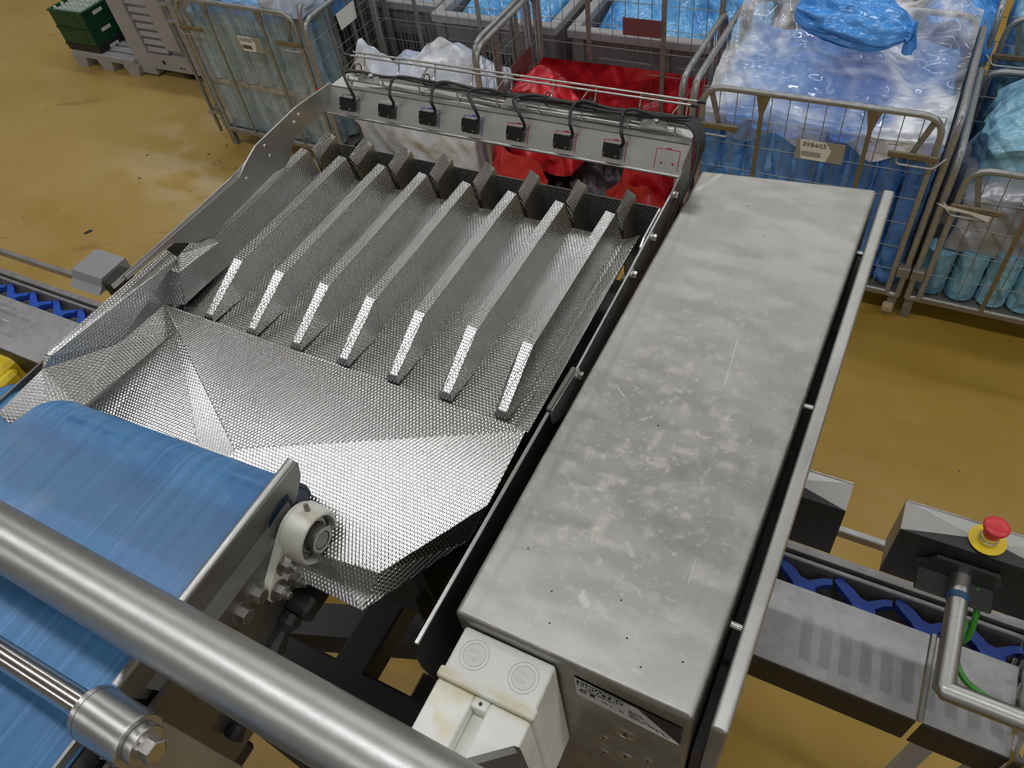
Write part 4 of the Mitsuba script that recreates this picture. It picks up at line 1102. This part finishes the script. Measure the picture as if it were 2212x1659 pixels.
def tag_plate(parent, c, w, h, dirt, digits=None, skew=0.0, angle=0.0):
    c = np.asarray(c, float)
    u = unit(A(math.cos(angle), skew, -math.sin(angle)))
    v = unit(A(math.sin(angle), 0, math.cos(angle)))
    q = lambda a, b, d=0: c + u * a * w + v * b * h + A(0, -d, 0)
    tk = part(parent, 'tag_plate', plate([q(0, 0), q(1, 0), q(1, 1), q(0, 1)], A(0, 0.002, 0)), 'm_tag_dirty', label='dirty metal tag plate')
    part(tk, 'paper_label', plate([q(0.14, 0.02, 0.001), q(0.66, 0.02, 0.001), q(0.74, 0.62, 0.001), q(0.60, 0.98, 0.001), q(0.06, 1.0, 0.001)], A(0, 0.0008, 0)), 'm_paper', label='torn white paper label with a barcode')
    ink = []
    M = np.eye(4)
    M[:3, 0], M[:3, 1], M[:3, 2] = u, v, np.cross(u, v)
    if digits:
        m = meshkit.text_mesh(digits, h * 0.20, 0.0006, True)
        m.apply_transform(M)
        m.apply_translation(q(0.12, 0.70, 0.0016))
        ink.append(m)
    t = 0.0
    r0 = np.random.default_rng(5)
    while t < 0.40:
        bw = r0.uniform(0.008, 0.022)
        ink.append(plate([q(0.14 + t, 0.18, 0.0013), q(0.14 + t + bw * 0.6, 0.18, 0.0013), q(0.13 + t + bw * 0.6, 0.44, 0.0013), q(0.13 + t, 0.44, 0.0013)], A(0, 0.0004, 0)))
        t += bw
    labels[part(tk, 'print', cat(*ink), 'm_ink_grey')] = {'kind': 'stuff'}


YF = 2.815
cA = cage('leftmost roll cage, packed with pale blue film-wrapped stacks behind its gate', -3.925, -2.965, 3.010, 3.70, 0.955, 1.00, skew=-0.022, bar='m_zinc_dull')
cB = cage('second roll cage from the left, with an open front and a milky white bag', -2.925, -1.915, 2.950, 3.52, 0.95, 0.93, gate=False, zb=1.40)
cC = cage('third roll cage from the left, open at the front and lined with a red bag', -1.865, -0.885, 2.880, 3.50, 0.95, 0.94, gate=False, zb=1.40)
cD = cage('roll cage with the number tag and blue bundles, behind the machine cover', -0.815, 0.150, YF, 3.56, 0.972, 0.965, zb=0.985)
cE = cage('rightmost front roll cage, with teal bundles and a grey film', 0.190, 1.160, YF, 3.50, 0.790, 0.825, zb=0.80)
cF = cage('roll cage with blue bundles in the second row at the top right corner', 0.195, 1.180, 3.640, 4.40, 0.965, 0.98)
tag_plate(cD, (-0.382, YF - 0.020, 0.722), 0.182, 0.086, 1, '398403', 0.0, 0.0)
tag_plate(cA, (-3.478, 2.978, 0.706), 0.178, 0.086, 1, '314213', -0.022)
part(cC, 'tag_plate', cbox((-1.382, 3.484, 0.782), (-1.188, 3.488, 0.867), 0.001), 'm_maroon', label='maroon tag plate on the back mesh')
part(cC, 'tag_plate', cbox((-1.858, 3.175, 0.62), (-1.854, 3.40, 0.715), 0.001), 'm_maroon', label='maroon tag plate on the side mesh')
part(cB, 'tag_plate', plate([(-2.915, 3.21, 0.77), (-2.915, 3.36, 0.77), (-2.915, 3.37, 0.86), (-2.915, 3.20, 0.86)], A(0.003, 0, 0)), 'm_paper', label='torn pale label on the side rail')
lt = part(cE, 'paper_strip', plate([(0.165, YF - 0.048, 0.646), (0.36, YF - 0.048, 0.625), (0.355, YF - 0.048, 0.600), (0.29, YF - 0.048, 0.622), (0.21, YF - 0.048, 0.624)], A(0, 0.001, 0)), 'm_paper', label='strip of white paper stuck round the latch')
part(cA, 'red_sticker', plate([(-2.985, 2.965, 0.555), (-2.945, 2.965, 0.555), (-2.955, 2.965, 0.500), (-2.985, 2.965, 0.490)], A(0, 0.001, 0)), 'm_red_tag')
part(cD, 'wood_plug', rbox((0.105, YF - 0.035, 0.035), (0.150, YF + 0.0, 0.075), 0.010, 1), 'm_wood')
# second hinged frame folded along the left side of the first cage
fx = -4.005
gf = thing('folded_gate', 'narrow wire gate folded against the left side of the leftmost roll cage', 'gate')
part(gf, 'frame', tube(arc_path([(fx, 3.02, 0.08), (fx, 3.02, 1.25), (fx, 3.72, 1.25), (fx, 3.72, 0.08)], 0.06, 6), 0.011, 8), 'm_zinc_dull', smooth=50)
part(gf, 'wire_mesh', wiremesh((fx, 3.02, 0.1), (0, 1, 0), (0, 0, 1), 0.70, 1.14, 0.08, 0.055), 'm_zinc_dull')
part(gf, 'hinge', cat(*[cyl((fx - 0.012, 3.005, z), (fx + 0.09, 3.005, z + 0.012), 0.011, 10) for z in (0.22, 0.80, 0.90)]), 'm_zinc')
part(gf, 'latch', rbox((fx - 0.01, 2.985, 0.99), (fx + 0.16, 2.997, 1.02), 0.005, 1), 'm_lever')


# ------------------------------------------------------------------ bags and bundles
def ridged(p, k, seed=0, octaves=4):
    """crumpled film: straight folds in several directions, each strong in places; about 0.2..1"""
    p = np.asarray(p, float)
    r0 = np.random.default_rng(1000 + seed)
    w = meshkit.noise(p * k * 0.35, seed) * 0.9
    out = 0.0
    for i in range(octaves + 2):
        d, f, ph = unit(r0.standard_normal(3) * [1, 1, 0.8]), r0.uniform(0.45, 1.3), r0.uniform(0, 9)
        t = p @ d * (k * 0.85 * f) + w * 1.6 + ph
        t = np.abs(t - np.floor(t) - 0.5) * 2
        m = np.clip((meshkit.noise(p * k * 0.28 + 5.1 * i, seed + i) - 0.3) / 0.35, 0, 1)
        out = out + (t - 0.5) * m / f ** 0.7
    return 0.6 + 0.38 * out


def sheet_mesh(fn, nu, nv):
    """grid mesh of fn(u, v), u and v in 0..1"""
    u, v = np.meshgrid(np.linspace(0, 1, nu), np.linspace(0, 1, nv), indexing='ij')
    p = fn(u, v).reshape(-1, 3)
    f = []
    i, j = np.meshgrid(np.arange(nu - 1), np.arange(nv - 1), indexing='ij')
    a = (i * nv + j).ravel()
    f = np.vstack([np.stack([a, a + nv, a + nv + 1], 1), np.stack([a, a + nv + 1, a + 1], 1)])
    return trimesh.Trimesh(p, f, process=False)


def heap(xa, xb, ya, yb, zbot, top, amp=0.05, k=5.0, seed=0, n=70, inset=0.02):
    """stuffed bag filling a box: crumpled top and sides"""
    def fn(u, v):
        # v: 0 bottom rim .. 1 centre of the top
        ang = u * 2 * math.pi
        cx, cy = np.cos(ang), np.sin(ang)
        m = np.maximum(np.abs(cx), np.abs(cy)) ** 0.85
        sx, sy = cx / m, cy / m
        side = np.clip(v / 0.5, 0, 1)
        inn = np.clip((v - 0.5) / 0.5, 0, 1)
        x = 0.5 * (xa + xb) + 0.5 * (xb - xa) * sx * (1 - inn)
        y = 0.5 * (ya + yb) + 0.5 * (yb - ya) * sy * (1 - inn)
        zt = top((x - xa) / (xb - xa), (y - ya) / (yb - ya))
        edge = zt - 0.05 * (1 - np.clip(inn / 0.25, 0, 1)) ** 2
        z = np.where(v < 0.5, zbot + (edge - zbot) * side, edge)
        p = np.stack([x, y, z], -1)
        r = ridged(p, k, seed) - 0.6
        r2 = ridged(p, k * 2.3, seed + 9, 4) - 0.6
        d = amp * (r + 0.5 * r2)
        p[..., 0] += -sx * d * 0.5 * (1 - inn) - inset * sx * (1 - inn)
        p[..., 1] += -sy * d * 0.5 * (1 - inn) - inset * sy * (1 - inn)
        p[..., 2] += d * np.clip(v * 1.5, 0, 1)
        return p
    m = sheet_mesh(fn, 2 * n, n)
    return m


def column(x, y, z0, z1, rr, seed, n=14):
    """a stack of nested trays in its bag: lathed with ripples"""
    r0 = np.random.default_rng(seed)
    zs_ = np.arange(z0, z1, 0.018)
    rows = []
    for i, z in enumerate(zs_):
        t = rr * (1 - 0.025 * (i % 2) - 0.012 * r0.random())
        rows.append(circle((x + 0.0015 * r0.standard_normal(), y + 0.0015 * r0.standard_normal(), z), (0, 0, 1), t, n))
    return loft(rows, True, True)


# leftmost cage: pale stacks in two tiers under film
bA = thing('film_bundle', 'pale blue wrapped stacks filling the leftmost roll cage', 'bundle')
for tier, (za, zb_) in enumerate(((0.135, 0.42), (0.46, 0.86))):
    for i in range(7):
        for j in range(2):
            part(bA, 'stack', column(-3.845 + 0.128 * i + 0.02 * j, 3.095 - 0.0025 * i + 0.13 * j, za, zb_ + 0.01 * ((i * 3 + tier) % 4), 0.062, 10 * i + j + tier), 'm_bale_pale', smooth=50)
part(bA, 'layer_board', hull([(x, y, z) for x, yy in ((-3.90, 3.035), (-2.99, 3.012)) for y in (yy, yy + 0.35) for z in (0.432, 0.450)]), 'm_wood')
part(bA, 'top_film', heap(-3.90, -2.99, 3.03, 3.66, 0.80, lambda a, b: 0.95 + 0.10 * b + 0.06 * np.sin(a * 5), 0.07, 4.0, 3), 'm_bag_sky', smooth=True)
fA = single('clear_film', sheet_mesh(lambda u, v: np.stack([-3.90 + 0.91 * u, 3.022 - 0.02 * u + 0.010 * ridged(np.stack([u * 3, v * 3, u * 0], -1), 2.0, 4), 0.14 + 0.84 * v], -1), 60, 60), 'm_film_thin', 'clear film stretched over the stacks behind the gate of the leftmost cage', 'plastic film', smooth=True)
single('film_scrap', heap(-3.26, -2.93, 2.965, 3.25, 0.93, lambda a, b: 1.03 + 0.03 * np.sin(a * 7) + 0.02 * b, 0.08, 6.0, 21, 44), 'm_bag_white', 'crumpled white film hanging over the gate of the leftmost cage', 'plastic film', smooth=True)

# second cage: milky bag with a peak at its left
def topB(a, b):
    peak = 0.36 * np.exp(-(((a - 0.19) / 0.12) ** 2 + ((b - 0.10) / 0.35) ** 2))
    return 0.50 + 0.10 * b + peak + 0.07 * np.exp(-((a - 0.55) / 0.2) ** 2)
wb_ = thing('white_bag', 'milky white plastic bag with a pointed corner, in the second roll cage', 'plastic bag')
part(wb_, 'bag', heap(-2.76, -1.94, 2.88, 3.47, 0.12, topB, 0.085, 3.6, 5, 100), 'm_bag_white', smooth=True)
single('clear_bag', heap(-2.42, -2.03, 2.93, 3.20, 0.50, lambda a, b: 0.72 + 0.06 * np.sin(a * 3) + 0.03 * b, 0.09, 7.0, 31, 50), 'm_film', 'crumpled clear bag lying on top of the milky white bag', 'plastic bag', smooth=True)

# third cage: red bag, slit open at the front over a black void
rb_ = thing('red_bag', 'glossy red plastic bag lining the third roll cage, torn open at the front', 'plastic bag')


def red_fn(u, v):
    # u runs round the rim from the slit and back to it; v from the foot to the rim, then folded in
    ang = (-0.5 + 0.075 + u * 1.85 / 2 * 1.0) * 2 * math.pi
    ang = -math.pi / 2 + 0.32 + u * (2 * math.pi - 0.64)
    cx, cy = np.cos(ang), np.sin(ang)
    m = np.maximum(np.abs(cx), np.abs(cy)) ** 0.9
    sx, sy = cx / m, cy / m
    rim = 0.50 + 0.12 * np.clip(sy, 0, 1) + 0.17 * np.exp(-((ang - math.pi * 0.98) / 0.40) ** 2) - 0.10 * np.exp(-((ang + 0.9) / 0.5) ** 2)
    rim = rim - 0.10 * np.exp(-(u / 0.03) ** 2) - 0.16 * np.exp(-((1 - u) / 0.04) ** 2)
    bulge = 1 + 0.06 * np.sin(v * math.pi)
    x = -1.375 + (0.465 * sx) * bulge
    y = 3.165 + (0.315 * sy) * bulge
    z = 0.10 + (rim - 0.10) * v
    p = np.stack([x, y, z], -1)
    r = ridged(p, 4.0, 8) - 0.6
    r2 = ridged(p * A(1.6, 1.6, 0.7), 7.0, 18, 3) - 0.6
    d = 0.10 * r + 0.05 * r2
    p[..., 0] -= sx * d
    p[..., 1] -= sy * d
    p[..., 2] += 0.5 * d * v
    return p


part(rb_, 'bag', sheet_mesh(red_fn, 220, 80), 'm_bag_red', smooth=True)
part(rb_, 'inner_fold', heap(-1.80, -1.42, 2.93, 3.30, 0.30, lambda a, b: 0.58 + 0.05 * np.sin(a * 5) + 0.14 * (1 - a) - 0.04 * b, 0.10, 5.0, 51, 60), 'm_bag_red', smooth=True)
part(rb_, 'inner_fold', heap(-1.20, -0.92, 2.89, 3.22, 0.14, lambda a, b: 0.42 + 0.05 * np.sin(a * 4), 0.08, 6.0, 53, 50), 'm_bag_red', smooth=True)
single('dark_void_fill', heap(-1.74, -1.00, 2.96, 3.38, 0.12, lambda a, b: 0.20 + 0.02 * np.sin(a * 6), 0.05, 6.0, 41, 40), 'm_bag_black', 'black fill standing in for the dark inside of the red bag', 'plastic bag', smooth=True)  # added dark heap, paints the shade inside the torn bag

# numbered cage: rows of blue bundles, hazy film over them, a tied blue bag on top
bD = thing('film_bundle', 'rows of deep blue wrapped stacks in the cage with the number tag', 'bundle')
for i in range(9):
    for j in range(2):
        part(bD, 'stack', column(-0.752 + 0.104 * i, 2.905 + 0.105 * j, 0.135, 0.775 + 0.02 * ((i * 5 + j) % 3), 0.054, 200 + 10 * i + j), 'm_bale_blue', smooth=50)
part(bD, 'top_heap', heap(-0.80, 0.135, 2.86, 3.53, 0.45, lambda a, b: 0.80 + 0.15 * b + 0.02 * np.sin(a * 9 + b * 3), 0.05, 5.0, 61, 90), 'm_bale_sky', smooth=True)


def film_d(u, v):
    x = -0.795 + 0.925 * u
    y = 2.836 + 0.70 * np.clip((v - 0.22) / 0.78, 0, 1)
    b = np.clip((v - 0.22) / 0.78, 0, 1)
    z = np.where(v < 0.22, 0.76 + 0.09 * v / 0.22 + 0.03 * np.sin(u * 23) * (1 - v / 0.22), 0.85 + 0.17 * b)
    z = z + 0.11 * np.exp(-(((u - 0.10) / 0.10) ** 2 + ((b - 0.95) / 0.14) ** 2)) + 0.12 * np.exp(-(((u - 0.86) / 0.12) ** 2 + ((b - 0.85) / 0.16) ** 2)) + 0.05 * np.exp(-(((u - 0.42) / 0.16) ** 2 + ((b - 0.35) / 0.18) ** 2))
    p = np.stack([x, y, z], -1)
    d = 0.055 * (ridged(p, 4.0, 71) - 0.6) + 0.030 * (ridged(p, 11, 72, 4) - 0.6)
    p[..., 2] += d * (v > 0.18) + 0.0
    p[..., 1] -= 0.3 * d * (v < 0.22)
    return p


single('hazy_film', sheet_mesh(film_d, 130, 120), 'm_film', 'crumpled milky film draped over the deep blue stacks of the numbered cage', 'plastic film', smooth=True)


def tied_bag(c, ax, ry, rz, length, seed):
    ax = unit(ax)
    a, b = frame(ax)
    rows = []
    ts = np.linspace(0, 1, 70)
    for t in ts:
        s_ = np.sin(math.pi * np.clip(t, 0.0, 1)) ** 0.45
        s_ = s_ * (1.0 if t < 0.86 else 1 - (t - 0.86) / 0.14 * 0.25) + (0.16 if t > 0.97 else 0.02)
        an = np.arange(72) * 2 * math.pi / 72
        q = np.asarray(c) + ax * (t - 0.5) * length + s_ * (ry * np.cos(an)[:, None] * a + rz * np.sin(an)[:, None] * b)
        st = np.stack([an * 1.6, np.full(72, t * 1.3), np.full(72, seed * 1.0)], -1)
        w = ridged(np.stack([np.cos(an) * 2.2, np.sin(an) * 2.2, np.full(72, t * 2.0 + seed)], -1), 1.6, seed) - 0.6
        q = q + (0.045 * w * s_)[:, None] * (np.cos(an)[:, None] * a + np.sin(an)[:, None] * b)
        rows.append(q)
    return loft(rows, True, True)


tbg = thing('tied_bag', 'full bright blue bag with a twisted neck, lying on the hazy film', 'plastic bag')
part(tbg, 'bag', tied_bag((-0.310, 3.19, 1.10), (0.98, -0.14, -0.05), 0.135, 0.085, 0.46, 4), 'm_bag_blue', smooth=True)
part(tbg, 'neck', heap(-0.125, -0.055, 3.10, 3.20, 1.02, lambda a, b: 1.09 + 0 * a, 0.05, 14, 81, 30), 'm_bag_blue', smooth=True)

# right-hand cages
bE = thing('film_bundle', 'teal wrapped stacks with grey film in the rightmost front cage', 'bundle')
for i in range(8):
    part(bE, 'stack', column(0.262 + 0.118 * i, 2.905, 0.135, 0.36 + 0.015 * (i % 3), 0.060, 300 + i), 'm_bale_teal', smooth=50)
part(bE, 'grey_film', heap(0.215, 1.14, 2.85, 3.45, 0.36, lambda a, b: 0.62 + 0.02 * np.sin(a * 8), 0.07, 4.5, 91, 70), 'm_bag_grey', smooth=True, label='grey crumpled film layer')
part(bE, 'top_heap', heap(0.235, 1.14, 2.95, 3.46, 0.55, lambda a, b: 0.80 + 0.14 * np.sin(np.clip(a * 1.6, 0, 1) * 1.6) * (0.5 + b) , 0.08, 6.5, 93, 80), 'm_bale_teal', smooth=True)
bF = thing('film_bundle', 'blue wrapped bundle in the second row cage at the top right', 'bundle')
part(bF, 'heap', heap(0.24, 1.15, 3.68, 4.36, 0.13, lambda a, b: 0.95 + 0.10 * b, 0.06, 4.5, 95, 70), 'm_bale_teal', smooth=True)

# ------------------------------------------------------------------ grey vented pallet boxes behind
def pallet_box(label, xa, xb, ya, yb, zt, seed, bag_label):
    k = thing('pallet_box', label, 'box')
    t = 0.035
    out = [(xa, ya), (xb, ya), (xb, yb), (xa, yb)]
    part(k, 'wall', cbox((xa + 0.015, ya + 0.02, 0.10), (xb - 0.015, ya + 0.02 + t, zt - 0.02), 0.004), 'm_grey_box')
    part(k, 'wall', cbox((xa + 0.015, yb - t, 0.10), (xb - 0.015, yb, zt - 0.02), 0.004), 'm_grey_box')
    part(k, 'wall', cbox((xa + 0.015, ya + 0.02, 0.10), (xa + 0.015 + t, yb, zt - 0.02), 0.004), 'm_grey_box')
    part(k, 'wall', cbox((xb - 0.015 - t, ya + 0.02, 0.10), (xb - 0.015, yb, zt - 0.02), 0.004), 'm_grey_box')
    part(k, 'floor', cbox((xa + 0.02, ya + 0.03, 0.10), (xb - 0.02, yb - 0.01, 0.14), 0.004), 'm_grey_box')
    rim = cat(cbox((xa, ya, zt - 0.05), (xb, ya + 0.055, zt), 0.006), cbox((xa, yb - 0.055, zt - 0.05), (xb, yb, zt), 0.006), cbox((xa, ya + 0.05, zt - 0.05), (xa + 0.055, yb - 0.05, zt), 0.006), cbox((xb - 0.055, ya + 0.05, zt - 0.05), (xb, yb - 0.05, zt), 0.006))
    part(k, 'rim', rim, 'm_grey_plastic', label='lighter grey rim')
    w = xb - xa
    for c in (0.30, 0.72):
        xc = xa + c * w
        vp = part(k, 'vent_panel', cbox((xc - 0.15, ya + 0.010, 0.30), (xc + 0.15, ya + 0.022, zt - 0.14), 0.004), 'm_grey_box')
        for i in range(11):
            part(vp, 'slot', cbox((xc - 0.125 + 0.025 * i - 0.005, ya + 0.0085, 0.33), (xc - 0.125 + 0.025 * i + 0.005, ya + 0.0102, zt - 0.19), 0.0006), 'm_slot')
    for c in (0.06, 0.51, 0.94):
        xc = xa + c * w
        part(k, 'rib', cbox((xc - 0.03, ya + 0.004, 0.10), (xc + 0.03, ya + 0.024, zt - 0.045), 0.004), 'm_grey_box')
        part(k, 'foot', cbox((xc - 0.05, ya + 0.01, 0.0), (xc + 0.05, yb - 0.02, 0.10), 0.006), 'm_grey_box')
    single('blue_liner_bag', heap(xa + 0.06, xb - 0.06, ya + 0.06, yb - 0.06, 0.2, lambda a, b: zt - 0.05 + 0.09 * b + 0.04 * np.sin(a * 5 + seed) * b, 0.12, 5.0, 100 + seed, 80), 'm_bag_sky', bag_label, 'plastic bag', smooth=True)
    return k


pallet_box('grey vented plastic pallet box behind the cage with the white bag', -2.575, -1.800, 3.585, 4.42, 0.725, 2, 'sky blue bag in the pallet box behind the white bag')
pallet_box('grey vented plastic pallet box behind the gap between the first two cages', -3.55, -2.625, 3.72, 4.50, 0.70, 5, 'sky blue bag in the pallet box behind the first two cages')
pallet_box('grey vented plastic pallet box behind the cage with the red bag', -1.735, -0.690, 3.585, 4.42, 0.725, 3, 'sky blue bag in the pallet box behind the red bag')
single('black_bag', heap(-0.66, -0.10, 3.72, 4.25, 0.10, lambda a, b: 0.98 + 0.05 * np.sin(a * 6), 0.10, 5.0, 111, 60), 'm_bag_black', 'glossy black bag behind the numbered cage at the top edge', 'plastic bag', smooth=True)

single('blue_heap_bag', heap(-0.10, 0.235, 3.60, 4.30, 0.05, lambda a, b: 0.93 + 0.06 * np.sin(a * 4), 0.09, 5.0, 113, 50), 'm_bag_blue', 'blue bag behind the right back corner of the numbered cage', 'plastic bag', smooth=True)

# ------------------------------------------------------------------ pallet, crates and bulk box at the top left
pl = thing('plastic_pallet', 'light grey plastic half pallet under the green crates', 'pallet')
PX0, PX1, PY0, PY1 = -6.015, -5.330, 3.535, 4.30
rotp = lambda m: m
for i in range(9):
    y = PY0 + 0.01 + i * 0.085
    part(pl, 'deck_slat', cbox((PX0, y, 0.105), (PX1, y + 0.062, 0.128), 0.004), 'm_grey_plastic')
part(pl, 'deck_edge', cat(cbox((PX0, PY0, 0.080), (PX1, PY0 + 0.035, 0.130), 0.006), cbox((PX0, PY0, 0.08), (PX0 + 0.05, PY1, 0.128), 0.006), cbox((PX1 - 0.05, PY0, 0.08), (PX1, PY1, 0.128), 0.006)), 'm_grey_plastic')
for x in (PX0 + 0.055, 0.5 * (PX0 + PX1), PX1 - 0.055):
    part(pl, 'foot', hull([(x + s_ * a, y, z) for s_ in (-1, 1) for a, z in ((0.055, 0.0), (0.085, 0.085)) for y in (PY0 + 0.004, PY0 + 0.13)]), 'm_grey_plastic')
    part(pl, 'foot', hull([(x + s_ * a, y, z) for s_ in (-1, 1) for a, z in ((0.055, 0.0), (0.085, 0.085)) for y in (PY1 - 0.13, PY1 - 0.004)]), 'm_grey_plastic')


def bottle_crate(label, mname, z0, z1, handle=True):
    k = thing('bottle_crate', label, 'crate')
    xa, xb, ya, yb = -6.035, -5.672, 3.548, 3.840
    t = 0.014
    part(k, 'wall', cat(cbox((xa, ya, z0), (xb, ya + t, z1), 0.003), cbox((xa, yb - t, z0), (xb, yb, z1), 0.003), cbox((xa, ya, z0), (xa + t, yb, z1), 0.003), cbox((xb - t, ya, z0), (xb, yb, z1), 0.003), cbox((xa, ya, z0), (xb, yb, z0 + 0.012), 0.003)), mname)
    part(k, 'rim', cat(cbox((xa - 0.006, ya - 0.006, z1 - 0.014), (xb + 0.006, ya + t + 0.004, z1), 0.003), cbox((xa - 0.006, yb - t - 0.004, z1 - 0.014), (xb + 0.006, yb + 0.006, z1), 0.003), cbox((xa - 0.006, ya, z1 - 0.014), (xa + t, yb, z1), 0.003), cbox((xb - t, ya, z1 - 0.014), (xb + 0.006, yb, z1), 0.003)), mname)
    if handle:
        part(k, 'front_panel', cbox((xa + 0.07, ya - 0.004, z0 + 0.02), (xb - 0.07, ya + 0.002, z1 - 0.03), 0.002), mname)
        part(k, 'hand_hole', cbox((xb - 0.001, ya + 0.10, z1 - 0.055), (xb + 0.002, ya + 0.19, z1 - 0.030), 0.001), 'm_paper', label='white strip on the side of the crate')
    return k


bottle_crate('black bottle crate, lowest of the three on the pallet', 'm_black', 0.130, 0.185)
bottle_crate('dark green bottle crate in the middle of the stack', 'm_green_crate', 0.186, 0.312)
bottle_crate('dark green bottle crate on top, full of pale bottles', 'm_green_crate', 0.313, 0.440)
for i in range(6):
    for j in range(4):
        bx_, by_ = -5.995 + 0.0565 * i, 3.590 + 0.068 * j
        single('crate_bottle', loft([circle((bx_, by_, z), (0, 0, 1), rr, 12) for z, rr in ((0.33, 0.024), (0.395, 0.025), (0.415, 0.020), (0.432, 0.013), (0.446, 0.012))], True, True), 'm_bottle_pale', 'pale glass bottle standing in the top green crate', 'bottle', 'bottles in the top green crate', smooth=40)
bcr = thing('blue_crate', 'tall blue plastic crate between the green crates and the grey bulk box', 'crate')
part(bcr, 'body', cbox((-5.655, 3.86, 0.130), (-5.365, 4.26, 0.80), 0.006), 'm_blue_crate')
part(bcr, 'rim', cbox((-5.662, 3.853, 0.76), (-5.358, 4.267, 0.80), 0.004), 'm_blue_crate')
dl = thing('bulk_box', 'large light grey plastic bulk box with louvred front on black wheels', 'box')
DX0, DX1, DY = -5.325, -4.150, 3.590
part(dl, 'body', hull([(DX0, DY + 0.02, 0.10), (DX1, DY + 0.02, 0.10), (DX0, DY + 0.9, 0.10), (DX1, DY + 0.9, 0.10), (DX0 - 0.01, DY, 0.80), (DX1 + 0.01, DY, 0.80), (DX0 - 0.01, DY + 0.9, 0.80), (DX1 + 0.01, DY + 0.9, 0.80)]), 'm_grey_plastic')
for (xa_, xb_) in ((DX0, DX0 + 0.17), (DX1 - 0.17, DX1)):
    part(dl, 'corner_post', hull([(x, y, z) for x in (xa_, xb_) for y, z in ((DY - 0.028, 0.80), (DY - 0.020, 0.02), (DY + 0.1, 0.02), (DY + 0.1, 0.80))]), 'm_grey_plastic')
part(dl, 'centre_post', hull([(x, y, z) for x, z in ((-4.93, 0.80), (-4.78, 0.80), (-4.93, 0.24), (-4.78, 0.24)) for y in (DY - 0.024, DY + 0.05)]), 'm_grey_plastic')
for i in range(10):
    z = 0.205 + 0.058 * i
    part(dl, 'louvre', hull([(x, y, zz) for x in (-5.15, -4.935) for y, zz in ((DY - 0.014, z), (DY - 0.002, z + 0.030), (DY + 0.02, z), (DY + 0.02, z + 0.030))]), 'm_grey_plastic')
part(dl, 'bottom_rail', hull([(x, y, z) for x, z in ((DX0 + 0.05, 0.19), (DX1, 0.19), (-5.0, 0.075), (-4.45, 0.075), (DX0 + 0.05, 0.075)) for y in (DY - 0.022, DY + 0.1)]), 'm_grey_plastic')
for x in (-5.02, -4.86, -4.83):
    part(dl, 'hole', cyl((x, DY - 0.0225, 0.135 if x < -5 else 0.11), (x, DY - 0.0235, 0.135 if x < -5 else 0.11), 0.016 if x < -5 else 0.008, 14), 'm_slot')
for x in (-4.87, -4.30):
    for y in (DY + 0.05, DY + 0.75):
        part(dl, 'wheel', cyl((x - 0.035, y, 0.055), (x + 0.035, y, 0.055), 0.055, 24, ch=0.006), 'm_black', smooth=30)

# ------------------------------------------------------------------ small litter on the floor
bcap = single('plastic_ring', ring((-3.895, 2.80, 0.0), (0, 0, 1), 0.022, 0.030, 0.010, 28), 'm_pet', 'small clear plastic ring lying on the yellow floor', 'bottle cap', smooth=30)
for (x, y, s_, an) in ((-4.203, 1.966, 0.030, 0.9), (-4.02, 2.86, 0.012, 0.3), (-4.45, 2.72, 0.010, 1.2), (-3.97, 2.98, 0.010, 2.0), (-4.30, 2.50, 0.011, 0.2)):
    c_, d_ = math.cos(an), math.sin(an)
    q = [(x + a * c_ * s_ - b * d_ * s_, y + a * d_ * s_ + b * c_ * s_, 0.0) for a, b in ((-1, 0), (-0.3, -0.5), (0.7, -0.35), (1, 0.1), (0.2, 0.5))]
    single('floor_scrap', plate(q, A(0, 0, 0.002)), 'm_slot', 'small dark flake of dirt on the yellow floor', 'debris', 'dark flakes on the floor')
wp = single('white_sack', heap(-0.98, -0.60, -0.30, 0.02, 0.0, lambda a, b: 0.30 + 0.05 * np.sin(a * 5), 0.10, 6.0, 121, 50), 'm_bag_white', 'white plastic sack on the floor under the belt conveyor', 'plastic bag', smooth=True)
